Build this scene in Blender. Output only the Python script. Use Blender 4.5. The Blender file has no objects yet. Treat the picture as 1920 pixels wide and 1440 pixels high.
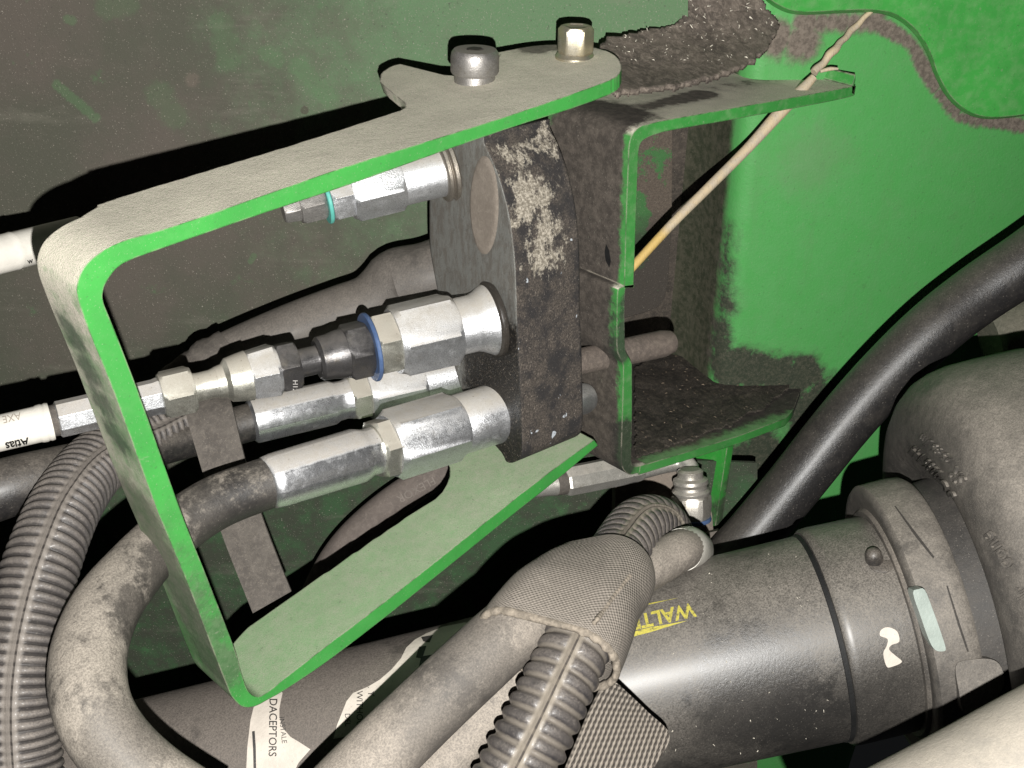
import bpy, bmesh, math, random
from mathutils import Vector, Matrix
from mathutils.bvhtree import BVHTree
from mathutils import noise as mnoise

random.seed(7)
SC = bpy.context.scene
COL = SC.collection

# ------------------------------------------------------------------ camera
# Machine axes: X along the hydraulic fittings, Y into the machine, Z up.
F = 2667.0                                   # focal length for a 1920 px wide frame (50 mm on 36 mm)
def nrm(v): return v.normalized()
B_c = nrm(Vector((-.66, .344, .668)))        # machine "inwards", seen from the camera (right, up, depth)
C_c = Vector((.02, .89, -.4386)); C_c = nrm(C_c - B_c * C_c.dot(B_c))
A_c = -(B_c.cross(C_c))
RIGHT = Vector((A_c.x, B_c.x, C_c.x))
UP = Vector((A_c.y, B_c.y, C_c.y))
FWD = Vector((A_c.z, B_c.z, C_c.z))
CAM = Vector((0, 0, 1.0)) - FWD * 1.0
cam_d = bpy.data.cameras.new('camera'); cam_d.lens = 50.0; cam_d.sensor_width = 36.0
cam_d.clip_start = .01; cam_d.clip_end = 50
cam = bpy.data.objects.new('camera', cam_d); COL.objects.link(cam)
rot = Matrix((RIGHT, UP, -FWD)).transposed()
cam.matrix_world = Matrix.Translation(CAM) @ rot.to_4x4()
SC.camera = cam

# ------------------------------------------------------------------ world, flash lamp, exposure
w = bpy.data.worlds.new('World'); SC.world = w; w.use_nodes = True
w.node_tree.nodes['Background'].inputs[0].default_value = (.9, .95, 1, 1)
w.node_tree.nodes['Background'].inputs[1].default_value = .006
fl = bpy.data.lights.new('phone_flash', 'POINT'); fl.energy = 80; fl.shadow_soft_size = .0035
fl.color = (1, .985, .955)
flo = bpy.data.objects.new('phone_flash', fl); COL.objects.link(flo)
flo.location = CAM + RIGHT * .018 - UP * .066
SC.view_settings.view_transform = 'Standard'; SC.view_settings.look = 'None'
SC.view_settings.exposure = 0; SC.view_settings.gamma = 1
SC.cycles.use_denoising = True
SC.cycles.max_bounces = 5; SC.cycles.diffuse_bounces = 1; SC.cycles.glossy_bounces = 3

# ------------------------------------------------------------------ placing helpers
def ray(px, py): return RIGHT * ((px - 960) / F) + UP * ((720 - py) / F) + FWD
def P(px, py, z): return CAM + ray(px, py) * z
def PP(t): return P(*t)
def onplane(px, py, p0, n):
    r = ray(px, py); return CAM + r * ((p0 - CAM).dot(n) / r.dot(n))
def depth(p): return (p - CAM).dot(FWD)
def proj(p):
    d = p - CAM; z = d.dot(FWD); return 960 + F * d.dot(RIGHT) / z, 720 - F * d.dot(UP) / z
AX, BY, CZ = Vector((1, 0, 0)), Vector((0, 1, 0)), Vector((0, 0, 1))
def plane3(a, b, c): a, b, c = PP(a), PP(b), PP(c); return a, nrm((b - a).cross(c - a))

# ------------------------------------------------------------------ object helpers
def thing(name, label, cat, loc=None, group=None):
    o = bpy.data.objects.new(name, None); COL.objects.link(o); o.empty_display_size = .02
    if loc is not None: o.location = loc
    o['label'] = label; o['category'] = cat
    if group: o['group'] = group
    return o
def tag(o, label=None, cat=None, group=None, kind=None):
    if label: o['label'] = label
    if cat: o['category'] = cat
    if group: o['group'] = group
    if kind: o['kind'] = kind
    return o
def mk(name, verts, faces, mat, parent=None, smooth=None, uvs=None):
    me = bpy.data.meshes.new(name)
    off = Vector((0, 0, 0))
    if parent is not None:
        p = parent
        while p: off = off + p.location; p = p.parent
    me.from_pydata([tuple(Vector(v) - off) for v in verts], [], faces)
    if uvs:
        ul = me.uv_layers.new(name='UVMap')
        for li, l in enumerate(me.loops): ul.data[li].uv = uvs[l.vertex_index]
    bm = bmesh.new(); bm.from_mesh(me); bmesh.ops.recalc_face_normals(bm, faces=bm.faces); bm.to_mesh(me); bm.free()
    if smooth is not None:
        for f in me.polygons: f.use_smooth = True
        me.set_sharp_from_angle(angle=math.radians(smooth))
    me.materials.append(mat)
    o = bpy.data.objects.new(name, me); COL.objects.link(o)
    if parent is not None: o.parent = parent
    return o
def catmull(pts, n):
    out = []
    m = len(pts)
    for i in range(m - 1):
        p0, p1, p2, p3 = pts[max(i - 1, 0)], pts[i], pts[i + 1], pts[min(i + 2, m - 1)]
        for k in range(n):
            t = k / n
            out.append(tuple(.5 * ((2 * b) + (c - a) * t + (2 * a - 5 * b + 4 * c - d) * t * t + (3 * b - a - 3 * c + d) * t ** 3)
                             for a, b, c, d in zip(p0, p1, p2, p3)))
    out.append(tuple(pts[-1])); return out
def resample(pts, step):
    """pts: list of (Vector, r). evenly spaced"""
    out = [pts[0]]; acc = 0
    for (a, ra), (b, rb) in zip(pts[:-1], pts[1:]):
        L = (b - a).length
        if L < 1e-9: continue
        d = step - acc
        while d <= L:
            t = d / L; out.append((a.lerp(b, t), ra + (rb - ra) * t)); d += step
        acc = (acc + L) % step if step else 0
        acc = L - (d - step)
    return out
def frames(path):
    T = []
    for i in range(len(path)):
        a = path[max(i - 1, 0)]; b = path[min(i + 1, len(path) - 1)]; T.append(nrm(b - a))
    n = nrm(T[0].orthogonal()); N = [n]
    for i in range(1, len(path)):
        n = N[-1] - T[i] * N[-1].dot(T[i]); N.append(nrm(n))
    return T, N
def tube(name, ctrl, mat, parent=None, step=.004, seg=28, rfun=None, cap=True, twist=None, smooth=50):
    """ctrl: list of (px,py,depth,radius_px)"""
    pts = [(P(x, y, z), r * z / F) for x, y, z, r in catmull(ctrl, 14)]
    pts = resample(pts, step)
    path = [p for p, r in pts]; T, N = frames(path)
    V, Fc, U = [], [], []
    s = 0
    for i, (p, r) in enumerate(pts):
        if i: s += (path[i] - path[i - 1]).length
        b = T[i].cross(N[i])
        ref = 0
        if twist is not None:     # angle of the direction to the given world vector
            d = twist - T[i] * twist.dot(T[i]); ref = math.atan2(d.dot(b), d.dot(N[i]))
        for k in range(seg):
            th = 2 * math.pi * k / seg
            rr = r if rfun is None else rfun(r, s, th)
            a = th + ref
            V.append(p + (N[i] * math.cos(a) + b * math.sin(a)) * rr); U.append((k / seg * 2 * math.pi * .02, s))
    n = len(pts)
    for i in range(n - 1):
        for k in range(seg):
            k2 = (k + 1) % seg
            Fc.append((i * seg + k, i * seg + k2, (i + 1) * seg + k2, (i + 1) * seg + k))
    if cap:
        Fc.append(tuple(range(seg))[::-1]); Fc.append(tuple((n - 1) * seg + k for k in range(seg)))
    return mk(name, V, Fc, mat, parent, smooth, U)
class Axis:
    """a straight axis between two traced points; at(px) is the point on it seen at that column"""
    def __init__(s, a, b, up=CZ):
        s.a, s.b = PP(a), PP(b); s.d = nrm(s.b - s.a)
        s.n = nrm(up - s.d * up.dot(s.d)); s.m = s.d.cross(s.n)
    def at(s, px):
        k = (px - 960) / F; a = s.a - CAM
        # (a+td).R = k (a+td).F
        t = (k * a.dot(FWD) - a.dot(RIGHT)) / (s.d.dot(RIGHT) - k * s.d.dot(FWD))
        return s.a + s.d * t
def lathe(name, ax, prof, mat, parent=None, seg=48, hexa=False, rot=0, smooth=35, cut=.93, nside=6, teeth=None, crimp=0):
    """prof: list of (column px, radius px)"""
    V, Fc, U = [], [], []
    if hexa: seg = nside * 8
    cs = []
    for px, r in prof:
        p = ax.at(px); cs.append((p, r * depth(p) / F))
    if hexa and len(cs) == 2:      # chamfered nut
        (p0, r0), (p1, r1) = cs
        L = (p1 - p0).length; c = min(.12 * L, .14 * r0)
        d = nrm(p1 - p0)
        cs = [(p0, r0, cut - .07), (p0 + d * c, r0, 1.0), (p1 - d * c, r1, 1.0), (p1, r1, cut - .07)]
    else:
        cs = [(p, r, 1.0) for p, r in cs]
    s = 0
    for i, (p, r, lim) in enumerate(cs):
        if i: s += (p - cs[i - 1][0]).length
        for k in range(seg):
            th = 2 * math.pi * k / seg
            rr = r
            if hexa:
                h = math.pi / nside
                a = (th % (2 * h)) - h
                rr = min(r * math.cos(h) / math.cos(a), r * lim)
            if crimp:
                q_ = abs((th * crimp / (2 * math.pi) + .5) % 1 - .5); rr = r * (1 + .006 * math.cos(2 * math.pi * q_) + (.016 if q_ < .03 else 0)) * .985
            if teeth and teeth[0] <= i <= teeth[1]:
                rr = r * (1 + (.012 if k % 2 else -.02))
            t2 = th + rot
            V.append(p + (ax.n * math.cos(t2) + ax.m * math.sin(t2)) * rr); U.append((th * .02, s))
    n = len(cs)
    for i in range(n - 1):
        for k in range(seg):
            k2 = (k + 1) % seg
            Fc.append((i * seg + k, i * seg + k2, (i + 1) * seg + k2, (i + 1) * seg + k))
    Fc.append(tuple(range(seg))[::-1]); Fc.append(tuple((n - 1) * seg + k for k in range(seg)))
    return mk(name, V, Fc, mat, parent, smooth, U)
def prism(name, front, vec, mat, parent=None, smooth=30):
    """front: list of world points (polygon), pushed along vec"""
    n = len(front)
    V = list(front) + [p + vec for p in front]
    Fc = [tuple(range(n)), tuple(range(2 * n - 1, n - 1, -1))]
    for i in range(n): j = (i + 1) % n; Fc.append((i, j, n + j, n + i))
    o = mk(name, V, Fc, mat, parent, None)
    bm = bmesh.new(); bm.from_mesh(o.data)
    bmesh.ops.triangulate(bm, faces=[f for f in bm.faces if len(f.verts) > 4]); bm.to_mesh(o.data); bm.free()
    if smooth:
        for f in o.data.polygons: f.use_smooth = True
        o.data.set_sharp_from_angle(angle=math.radians(smooth))
    return o
def smooth_poly(pts, n=5):
    m = len(pts); P4 = [pts[-1]] + list(pts) + [pts[0], pts[1]]
    out = []
    for i in range(m):
        a, b, c, d = P4[i], P4[i + 1], P4[i + 2], P4[i + 3]
        for k in range(n):
            t = k / n
            out.append(tuple(.5 * ((2 * q) + (r - p) * t + (2 * p - 5 * q + 4 * r - s) * t * t + (3 * q - p - 3 * r + s) * t ** 3)
                             for p, q, r, s in zip(a, b, c, d)))
    return out
def loft_strip(name, pairs, widths, vec, mat, parent=None):
    """plate bent along a traced edge: pairs of (outer, inner) world points on its front edge, widths of the plate behind"""
    V, Fc = [], []
    for (fo, fi), wd in zip(pairs, widths):
        wo, wi = wd if isinstance(wd, tuple) else (wd, wd)
        V += [fo, fi, fi + vec * wi, fo + vec * wo]
    n = len(pairs)
    for i in range(n - 1):
        for k in range(4):
            k2 = (k + 1) % 4
            Fc.append((i * 4 + k, i * 4 + k2, (i + 1) * 4 + k2, (i + 1) * 4 + k))
    Fc.append((3, 2, 1, 0)); e = (n - 1) * 4; Fc.append((e, e + 1, e + 2, e + 3))
    return mk(name, V, Fc, mat, parent, 28)
def bvh(o):
    off = o.matrix_basis.translation.copy(); p = o.parent
    while p: off += p.location; p = p.parent
    return BVHTree.FromPolygons([v.co + off for v in o.data.vertices], [tuple(f.vertices) for f in o.data.polygons])
def hit(tree, px, py):
    r = nrm(ray(px, py)); h = tree.ray_cast(CAM, r)
    if h[0] is None: return None, None
    n = h[1]
    if n.dot(r) > 0: n = -n
    return h[0], n
def subdiv2d(V, Fc, maxlen):
    bm = bmesh.new(); vs = [bm.verts.new((x, y, z)) for x, y, z in V]
    for f in Fc:
        try: bm.faces.new([vs[i] for i in f])
        except ValueError: pass
    bmesh.ops.remove_doubles(bm, verts=bm.verts, dist=1e-4)
    bmesh.ops.triangulate(bm, faces=bm.faces)
    for _ in range(6):
        es = [e for e in bm.edges if e.calc_length() > maxlen]
        if not es: break
        bmesh.ops.subdivide_edges(bm, edges=es, cuts=1); bmesh.ops.triangulate(bm, faces=bm.faces)
    bm.verts.index_update()
    r = [tuple(v.co) for v in bm.verts], [tuple(v.index for v in f.verts) for f in bm.faces]
    bm.free(); return r
def decal(name, V, Fc, tree, mat, parent, lift=.0003, maxlen=14):
    """lay flat shapes (px,py,height) on a surface of the scene"""
    V, Fc = subdiv2d(V, Fc, maxlen)
    W, ok = [], []
    for x, y, h in V:
        p, n = hit(tree, x, y)
        ok.append(p is not None); W.append(p + n * (lift + h) if p is not None else Vector())
    Fc = [f for f in Fc if all(ok[i] for i in f)]
    o = mk(name, W, Fc, mat, parent, 40)
    if name in ('label_lettering', 'stamped_lettering'): o['kind'] = 'stuff'
    return o
def poly2d(pts): return [(x, y, 0) for x, y in pts], [tuple(range(len(pts)))]
def text2d(s, size, ox, oy, ang, ext=0, shear=0, bold=0, sx=1.0):
    """letters as a flat mesh in picture columns/rows; ang in degrees, 180 = upside down"""
    cu = bpy.data.curves.new('t', 'FONT'); cu.body = s; cu.size = size; cu.extrude = ext; cu.shear = shear; cu.offset = bold
    cu.resolution_u = 3
    ob = bpy.data.objects.new('t', cu); COL.objects.link(ob)
    me = bpy.data.meshes.new_from_object(ob.evaluated_get(bpy.context.evaluated_depsgraph_get()))
    a = math.radians(ang); V = []
    for v in me.vertices:
        x, y = v.co.x * sx, v.co.y
        V.append((ox + x * math.cos(a) + y * math.sin(a), oy + x * math.sin(a) - y * math.cos(a), v.co.z + ext))
    Fc = [tuple(f.vertices) for f in me.polygons]
    bpy.data.objects.remove(ob); bpy.data.curves.remove(cu); bpy.data.meshes.remove(me)
    return V, Fc

# ------------------------------------------------------------------ material helpers
class NT:
    def __init__(s, name):
        s.m = bpy.data.materials.new(name); s.m.use_nodes = True; s.t = s.m.node_tree; s.N = s.t.nodes
        s.b = s.N['Principled BSDF']; s.geo = s.N.new('ShaderNodeNewGeometry'); s.pos = s.geo.outputs['Position']
    def L(s, a, b): s.t.links.new(a, b)
    def put(s, sock, v):
        if isinstance(v, (int, float)): sock.default_value = v
        elif isinstance(v, (tuple, list, Vector)): sock.default_value = tuple(v) + ((1,) if len(v) == 3 and len(sock.default_value) == 4 else ())
        else: s.L(v, sock)
    def noise(s, scale, detail=4, rough=.6, vec=None, dist=0, off=None, stretch=None):
        n = s.N.new('ShaderNodeTexNoise'); n.inputs['Scale'].default_value = scale; n.inputs['Detail'].default_value = detail
        n.inputs['Roughness'].default_value = rough; n.inputs['Distortion'].default_value = dist
        v = vec or s.pos
        if off or stretch:
            mp = s.N.new('ShaderNodeMapping'); s.L(v, mp.inputs[0])
            if off: mp.inputs[1].default_value = off
            if stretch: mp.inputs[3].default_value = stretch
            v = mp.outputs[0]
        s.L(v, n.inputs['Vector']); return n.outputs['Fac']
    def voro(s, scale, vec=None, feat='F1'):
        n = s.N.new('ShaderNodeTexVoronoi'); n.feature = feat; n.inputs['Scale'].default_value = scale; s.L(vec or s.pos, n.inputs['Vector']); return n.outputs['Distance']
    def mr(s, v, a, b, c=0, d=1, smooth=True):
        n = s.N.new('ShaderNodeMapRange'); n.interpolation_type = 'SMOOTHSTEP' if smooth else 'LINEAR'
        s.put(n.inputs[0], v)
        for i, x in zip((1, 2, 3, 4), (a, b, c, d)): n.inputs[i].default_value = x
        return n.outputs[0]
    def math(s, op, a, b=0, clamp=False):
        n = s.N.new('ShaderNodeMath'); n.operation = op; n.use_clamp = clamp; s.put(n.inputs[0], a); s.put(n.inputs[1], b); return n.outputs[0]
    def add(s, a, b): return s.math('ADD', a, b)
    def mul(s, a, b): return s.math('MULTIPLY', a, b)
    def mx(s, a, b): return s.math('MAXIMUM', a, b)
    def mix(s, f, a, b):
        n = s.N.new('ShaderNodeMix'); n.data_type = 'RGBA'; s.put(n.inputs[0], f); s.put(n.inputs[6], a); s.put(n.inputs[7], b); return n.outputs[2]
    def mixf(s, f, a, b):
        n = s.N.new('ShaderNodeMix'); n.data_type = 'FLOAT'; s.put(n.inputs[0], f); s.put(n.inputs[2], a); s.put(n.inputs[3], b); return n.outputs[0]
    def nz(s, vec=CZ):
        n = s.N.new('ShaderNodeVectorMath'); n.operation = 'DOT_PRODUCT'; s.L(s.geo.outputs['Normal'], n.inputs[0]); n.inputs[1].default_value = vec; return n.outputs['Value']
    def blob(s, c, r, vec=None):
        """1 at the point, 0 at distance r"""
        n = s.N.new('ShaderNodeVectorMath'); n.operation = 'DISTANCE'; s.L(vec or s.pos, n.inputs[0]); n.inputs[1].default_value = c
        return s.mr(n.outputs['Value'], 0, r, 1, 0, False)
    def seg(s, a, b, r):
        """1 on the line from a to b, 0 at distance r"""
        out = None; n = max(2, int((b - a).length / (r * .55)) + 1)
        for i in range(n):
            q = s.blob(a.lerp(b, i / (n - 1)), r); out = q if out is None else s.mx(out, q)
        return out
    def uv(s):
        n = s.N.new('ShaderNodeUVMap'); n.uv_map = 'UVMap'; return n.outputs[0]
    def bump(s, h, dist=.001, strength=.6, nin=None):
        n = s.N.new('ShaderNodeBump'); n.inputs['Distance'].default_value = dist; n.inputs['Strength'].default_value = strength
        s.L(h, n.inputs['Height'])
        if nin is not None: s.L(nin, n.inputs['Normal'])
        return n.outputs[0]
    def bevel(s, r):
        n = s.N.new('ShaderNodeBevel'); n.samples = 4; n.inputs[0].default_value = r; return n.outputs[0]
    def done(s, col, rough, metal=0, normal=None, spec=None):
        s.put(s.b.inputs['Base Color'], col); s.put(s.b.inputs['Roughness'], rough); s.put(s.b.inputs['Metallic'], metal)
        if normal is not None: s.L(normal, s.b.inputs['Normal'])
        if spec is not None: s.put(s.b.inputs['Specular IOR Level'], spec)
        return s.m

DUST = (.52, .465, .39)
DUSTD = (.2, .174, .145)
GRIME = (.075, .062, .051)
GREEN = (.05, .28, .055)

def specks(n, col, amt=.5, dark=True):
    """fine pale and dark flecks lying on a surface"""
    a = n.noise(900, 2, .5); b = n.noise(420, 3, .6, off=(3, 1, 2))
    col = n.mix(n.mul(n.mr(a, .64, .76), amt * .7), col, (.36, .32, .27))
    if dark: col = n.mix(n.mul(n.mr(b, .63, .72), amt * .8), col, (.05, .045, .04))
    c = n.noise(420, 2, .5, off=(7, 4, 1))
    col = n.mix(n.mul(n.mr(c, .75, .79), amt * .5), col, (.46, .42, .36))
    return col

def m_paint(name, dust_up=.9, dust_all=.15, dust=DUST, green=GREEN, up_lo=.25, up_hi=.75, grime=(), clean=(), rough=.38, bev=.0011, dirt=0., rag=.5, dust_left=0, low=None, front=None, frontw=.006):
    """green enamel with settled dust; grime: [(mask_fn, amount, colour)]"""
    n = NT(name)
    big = n.noise(28, 5, .62); mid = n.noise(110, 4, .6); fine = n.noise(1500, 2, .6)
    col = n.mix(n.mr(big, .3, .7), green, tuple(c * .82 for c in green))
    up = n.mr(n.nz(), up_lo, up_hi)
    sep = n.N.new('ShaderNodeSeparateXYZ'); n.L(n.pos, sep.inputs[0])
    dm = n.add(n.mul(up, dust_up), dust_all)
    if dust_left: dm = n.add(dm, n.mul(n.mr(n.nz(-AX), .3, .7), n.mr(n.noise(24, 5, .7, off=(1, 6, 2)), .35, .6, dust_left * .45, dust_left)))
    if low: dm = n.mul(dm, n.mr(sep.outputs[2], low[0], low[1], low[2], 1))
    dm = n.math('ADD', dm, n.mul(n.add(mid, -.5), .45), True)
    if dust_left: dm = n.mul(dm, n.mr(n.nz(-BY), .6, .85, 1, .25))
    dm = n.mul(dm, n.mr(fine, .25, .62, .62, 1))
    dcol = n.mix(n.mr(big, .3, .7), dust, tuple(c * .84 for c in dust))
    if low: dcol = n.mix(n.mr(sep.outputs[2], low[0], low[1], 1, 0), dcol, tuple(c * .48 for c in dust))
    col = n.mix(dm, col, dcol)
    if dirt:
        d = n.mr(n.add(n.noise(60, 6, .72, off=(2, 9, 4)), dirt), .62, .8)
        col = n.mix(n.mul(d, .85), col, GRIME); dm = n.mx(dm, d)
    ragn = n.mul(n.add(n.noise(75, 7, .75, off=(5, 5, 1)), -.5), rag)
    gr = 0
    for fn, amt, c in grime:
        fv = n.add(fn(n), ragn)
        k = n.mul(n.add(n.mul(n.mr(fv, .3, .46), .62), n.mul(n.mr(fv, .08, .4), .38)), amt)
        if front is not None and c[0] > .031: k = n.mul(k, n.mr(n.add(sep.outputs[1], n.mul(ragn, .02 + frontw * 1.6)), front + .002, front + .002 + frontw, .12, 1))
        cc = n.mix(n.mr(n.noise(150, 6, .75), .35, .68), tuple(x * .6 for x in c), tuple(min(1, x * 1.35) for x in c))
        col = n.mix(k, col, cc); gr = k if gr == 0 else n.mx(gr, k)
    if gr != 0: dm = n.mx(dm, gr)
    col = specks(n, col, .45)
    if bev:
        bn = n.bevel(bev * 1.6); dt = n.N.new('ShaderNodeVectorMath'); dt.operation = 'DOT_PRODUCT'; n.L(bn, dt.inputs[0]); n.L(n.geo.outputs['Normal'], dt.inputs[1])
        ed = n.mr(n.math('SUBTRACT', 1, dt.outputs['Value']), .01, .16)
        ch_ = n.mr(n.add(n.noise(150, 6, .75, off=(3, 7, 7)), n.mul(ed, .14)), .5, .64)
        col = n.mix(n.mul(n.mul(ed, ch_), .85), col, n.mix(n.mr(n.noise(60, 3), .45, .6), (.28, .25, .2), (.05, .04, .034)))
        scr_ = n.mr(n.noise(1, 4, .6, stretch=(40, 300, 120), off=(2, 2, 2)), .68, .74)
        col = n.mix(n.mul(scr_, .3), col, (.26, .27, .2))
    rg = n.mixf(dm, n.mr(big, .3, .7, rough - .06, rough + .12), .93)
    h = n.add(n.mul(n.noise(700, 3, .6), .35), n.mul(n.noise(130, 4, .6), .4))
    nb = n.bump(n.mul(h, n.add(n.mul(dm, .8), .2)), .0016, .55, n.bevel(bev) if bev else None)
    return n.done(col, rg, 0, nb, .4)

def m_rubber(name, base=(.018, .017, .017), dust_up=.75, dust_all=.18, dust=DUSTD, rough=.42, scale=1., up_lo=-.1, up_hi=.8, weave=0, spk=.5, patch=.55, coat=.25, gran=.5, scuff=.6, worn=()):
    n = NT(name)
    big = n.noise(26 * scale, 6, .68); mid = n.noise(120 * scale, 6, .75); fine = n.noise(850, 4, .8)
    up = n.mr(n.nz(), up_lo, up_hi)
    dm = n.add(n.mul(up, dust_up), dust_all)
    dm = n.add(dm, n.mul(n.add(big, -.5), patch * 2)); dm = n.math('ADD', dm, n.mul(n.add(mid, -.5), patch * 1.6), True)
    dm = n.mul(dm, n.mr(n.noise(16 * scale, 7, .72, off=(2, 8, 5)), .54, .68, 1, 1 - scuff))
    for p_, r_, k_ in worn:
        dm = n.mul(dm, n.mr(n.add(n.blob(p_, r_), n.mul(n.add(mid, -.5), 1.6)), .15, .6, 1, 1 - k_))
    dm = n.mul(dm, n.mr(fine, .36, .64, 1 - gran, 1))
    col = n.mix(dm, base, n.mix(mid, tuple(c * .75 for c in dust), tuple(c * 1.2 for c in dust)))
    col = specks(n, col, spk)
    h = n.add(n.mul(fine, .4), n.mul(n.noise(320, 4, .7), .6))
    if weave:
        u = n.uv(); sp = n.N.new('ShaderNodeSeparateXYZ'); n.L(u, sp.inputs[0])
        a = n.math('SINE', n.mul(sp.outputs[0], weave)); b = n.math('SINE', n.mul(sp.outputs[1], weave * .9))
        wv = n.mul(a, b); h = n.add(n.mul(h, .35), n.mul(wv, .5))
        col = n.mix(n.mr(wv, -.2, -.9, 0, .26), col, tuple(c * .35 for c in dust))
    if coat: n.b.inputs['Coat Weight'].default_value = coat; n.b.inputs['Coat Roughness'].default_value = .36
    return n.done(col, n.mixf(dm, rough, .85), 0, n.bump(h, .0012, .5), .45)

def m_zinc(name, base=(.62, .63, .65), rough=.34, dust_up=.85, dust=(.30, .28, .235), metal=.85, up_lo=.3, up_hi=.75, grain=1., stain=.3, tint=None):
    n = NT(name)
    g = n.noise(2200, 2, .5); mid = n.noise(160, 5, .7); sp = n.voro(1500)
    up = n.mr(n.nz(), up_lo, up_hi)
    dm = n.math('ADD', n.mul(up, dust_up), n.mul(n.add(mid, -.55), .7), True)
    col = n.mix(n.mr(sp, .1, .7), base, tuple(c * .72 for c in base))
    col = n.mix(n.mul(n.mr(n.noise(70, 6, .75, off=(1, 2, 3)), .5, .75), stain), col, (.2, .17, .12))
    if tint: col = n.mix(n.mr(n.noise(60, 3, .6, off=(8, 1, 1)), .4, .6), col, tint)
    col = n.mix(dm, col, dust)
    col = n.mix(n.mul(n.mr(n.noise(600, 3, .6, off=(4, 4, 4)), .66, .72), .7), col, (.12, .1, .08))
    r = n.mixf(dm, n.add(n.mul(mid, .25), rough - .1), .9)
    h = n.add(n.mul(g, .5 * grain), n.mul(sp, .4 * grain))
    return n.done(col, r, n.mixf(dm, metal, 0.), n.bump(h, .0006, .5, n.bevel(.0006)), .5)

def m_plain(name, col, rough=.5, metal=0, var=.2, bumps=.3, spk=.3, scale=1.):
    n = NT(name)
    a = n.noise(60 * scale, 5, .65); c = n.mix(n.mr(a, .3, .7), tuple(x * (1 - var) for x in col), tuple(min(1, x * (1 + var)) for x in col))
    if spk: c = specks(n, c, spk)
    return n.done(c, n.mr(a, .2, .8, rough - .08, rough + .08), metal, n.bump(n.noise(500, 4, .65), .001, bumps), .4)

def m_grime(name, c1=GRIME, c2=(.15, .125, .1), c3=(.03, .026, .023), wet=.0, bumpd=.003, pale=None, palethr=.55):
    """baked-on dirt: fibrous, several scales"""
    n = NT(name)
    a = n.noise(45, 6, .7); b = n.noise(220, 6, .75, dist=.6); f = n.noise(1100, 3, .7); st = n.noise(260, 4, .7, stretch=(1, 1, 4), off=(3, 3, 3))
    c = n.mix(n.mr(a, .35, .65), c1, c3); c = n.mix(n.mr(b, .42, .72), c, c2); c = n.mix(n.mr(f, .55, .8, 0, .6), c, (.24, .2, .15))
    if pale:
        k = n.mr(n.add(n.noise(38, 8, .72, off=(11, 2, 6)), n.mul(n.add(st, -.5), .35)), palethr, palethr + .08)
        c = n.mix(n.mul(k, n.mr(f, .3, .55)), c, pale)
    c = specks(n, c, .4)
    h = n.add(n.mul(b, .6), n.add(n.mul(f, .3), n.mul(a, .4)))
    return n.done(c, .85 - wet, 0, n.bump(h, bumpd, .7), .3)

# ================================================================== SETTING
# ---- dim dusty sheet behind everything
p0, nb = plane3((700, 150, 1.06), (100, 400, 1.10), (600, 1000, 1.22))
def wall_mat():
    n = NT('dusty_back_sheet')
    big = n.noise(9, 6, .65); mid = n.noise(38, 6, .7); fine = n.noise(900, 3, .65)
    g = n.mr(n.add(n.mul(n.blob(P(1180, 0, 1.05), .40), 1.25), n.mul(n.add(mid, -.5), .9)), .15, .95)
    # lower sheet: dark green paint, coloured darker to imitate flash falloff with distance
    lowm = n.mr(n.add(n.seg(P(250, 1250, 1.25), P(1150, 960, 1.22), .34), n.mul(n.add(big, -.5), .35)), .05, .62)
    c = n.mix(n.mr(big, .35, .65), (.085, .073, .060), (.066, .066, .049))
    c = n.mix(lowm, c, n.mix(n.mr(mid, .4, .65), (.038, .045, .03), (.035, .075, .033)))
    gc = n.mix(n.mr(fine, .3, .7), (.08, .175, .077), (.108, .175, .095))
    c = n.mix(n.mul(g, .8), c, gc)
    sm2 = n.mr(n.noise(1, 6, .7, stretch=(9, 9, 46), off=(5, 1, 3)), .55, .75)
    c = n.mix(n.mul(sm2, .35), c, (.16, .15, .12))
    scr = n.mr(n.noise(30, 5, .7, off=(4, 9, 2)), .62, .74)
    c = n.mix(n.mul(scr, .35), c, (.06, .17, .06))
    wp = lambda x, y: onplane(x, y, p0, nb)
    jit = n.mul(n.add(n.noise(300, 4, .7), -.5), .7)
    for a_, b_, r_, k_ in (((107, 160), (178, 220), .0065, .8), ((128, 36), (134, 38), .006, .7), ((560, 125), (622, 190), .012, .5), ((415, 45), (430, 110), .016, .45), ((300, 180), (325, 215), .018, .4), ((500, 100), (520, 112), .01, .5), ((470, 490), (476, 480), .004, .7), ((200, 15), (240, 8), .014, .4)):
        s1 = n.mr(n.add(n.seg(wp(*a_), wp(*b_), r_), jit), .2, .6)
        c = n.mix(n.mul(s1, k_ * .4), c, (.07, .17, .065))
    s2 = n.mr(n.add(n.blob(wp(360, 150), .011), jit), .35, .7); c = n.mix(n.mul(s2, .3), c, (.16, .12, .1))
    s3 = n.mr(n.add(n.blob(wp(571, 207), .005), jit), .3, .5); c = n.mix(n.mul(s3, .6), c, (.05, .035, .03))
    c = specks(n, c, .75)
    h = n.add(n.mul(fine, .5), n.mul(n.noise(260, 4, .7), .5))
    return n.done(c, .85, 0, n.bump(h, .0015, .5), .3)
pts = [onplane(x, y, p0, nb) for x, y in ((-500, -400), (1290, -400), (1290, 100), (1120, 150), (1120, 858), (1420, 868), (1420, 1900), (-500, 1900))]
back = prism('back_wall', pts, BY * .004, wall_mat(), None, None); tag(back, 'dusty dark sheet metal behind the brackets and hoses', kind='structure')

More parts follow.
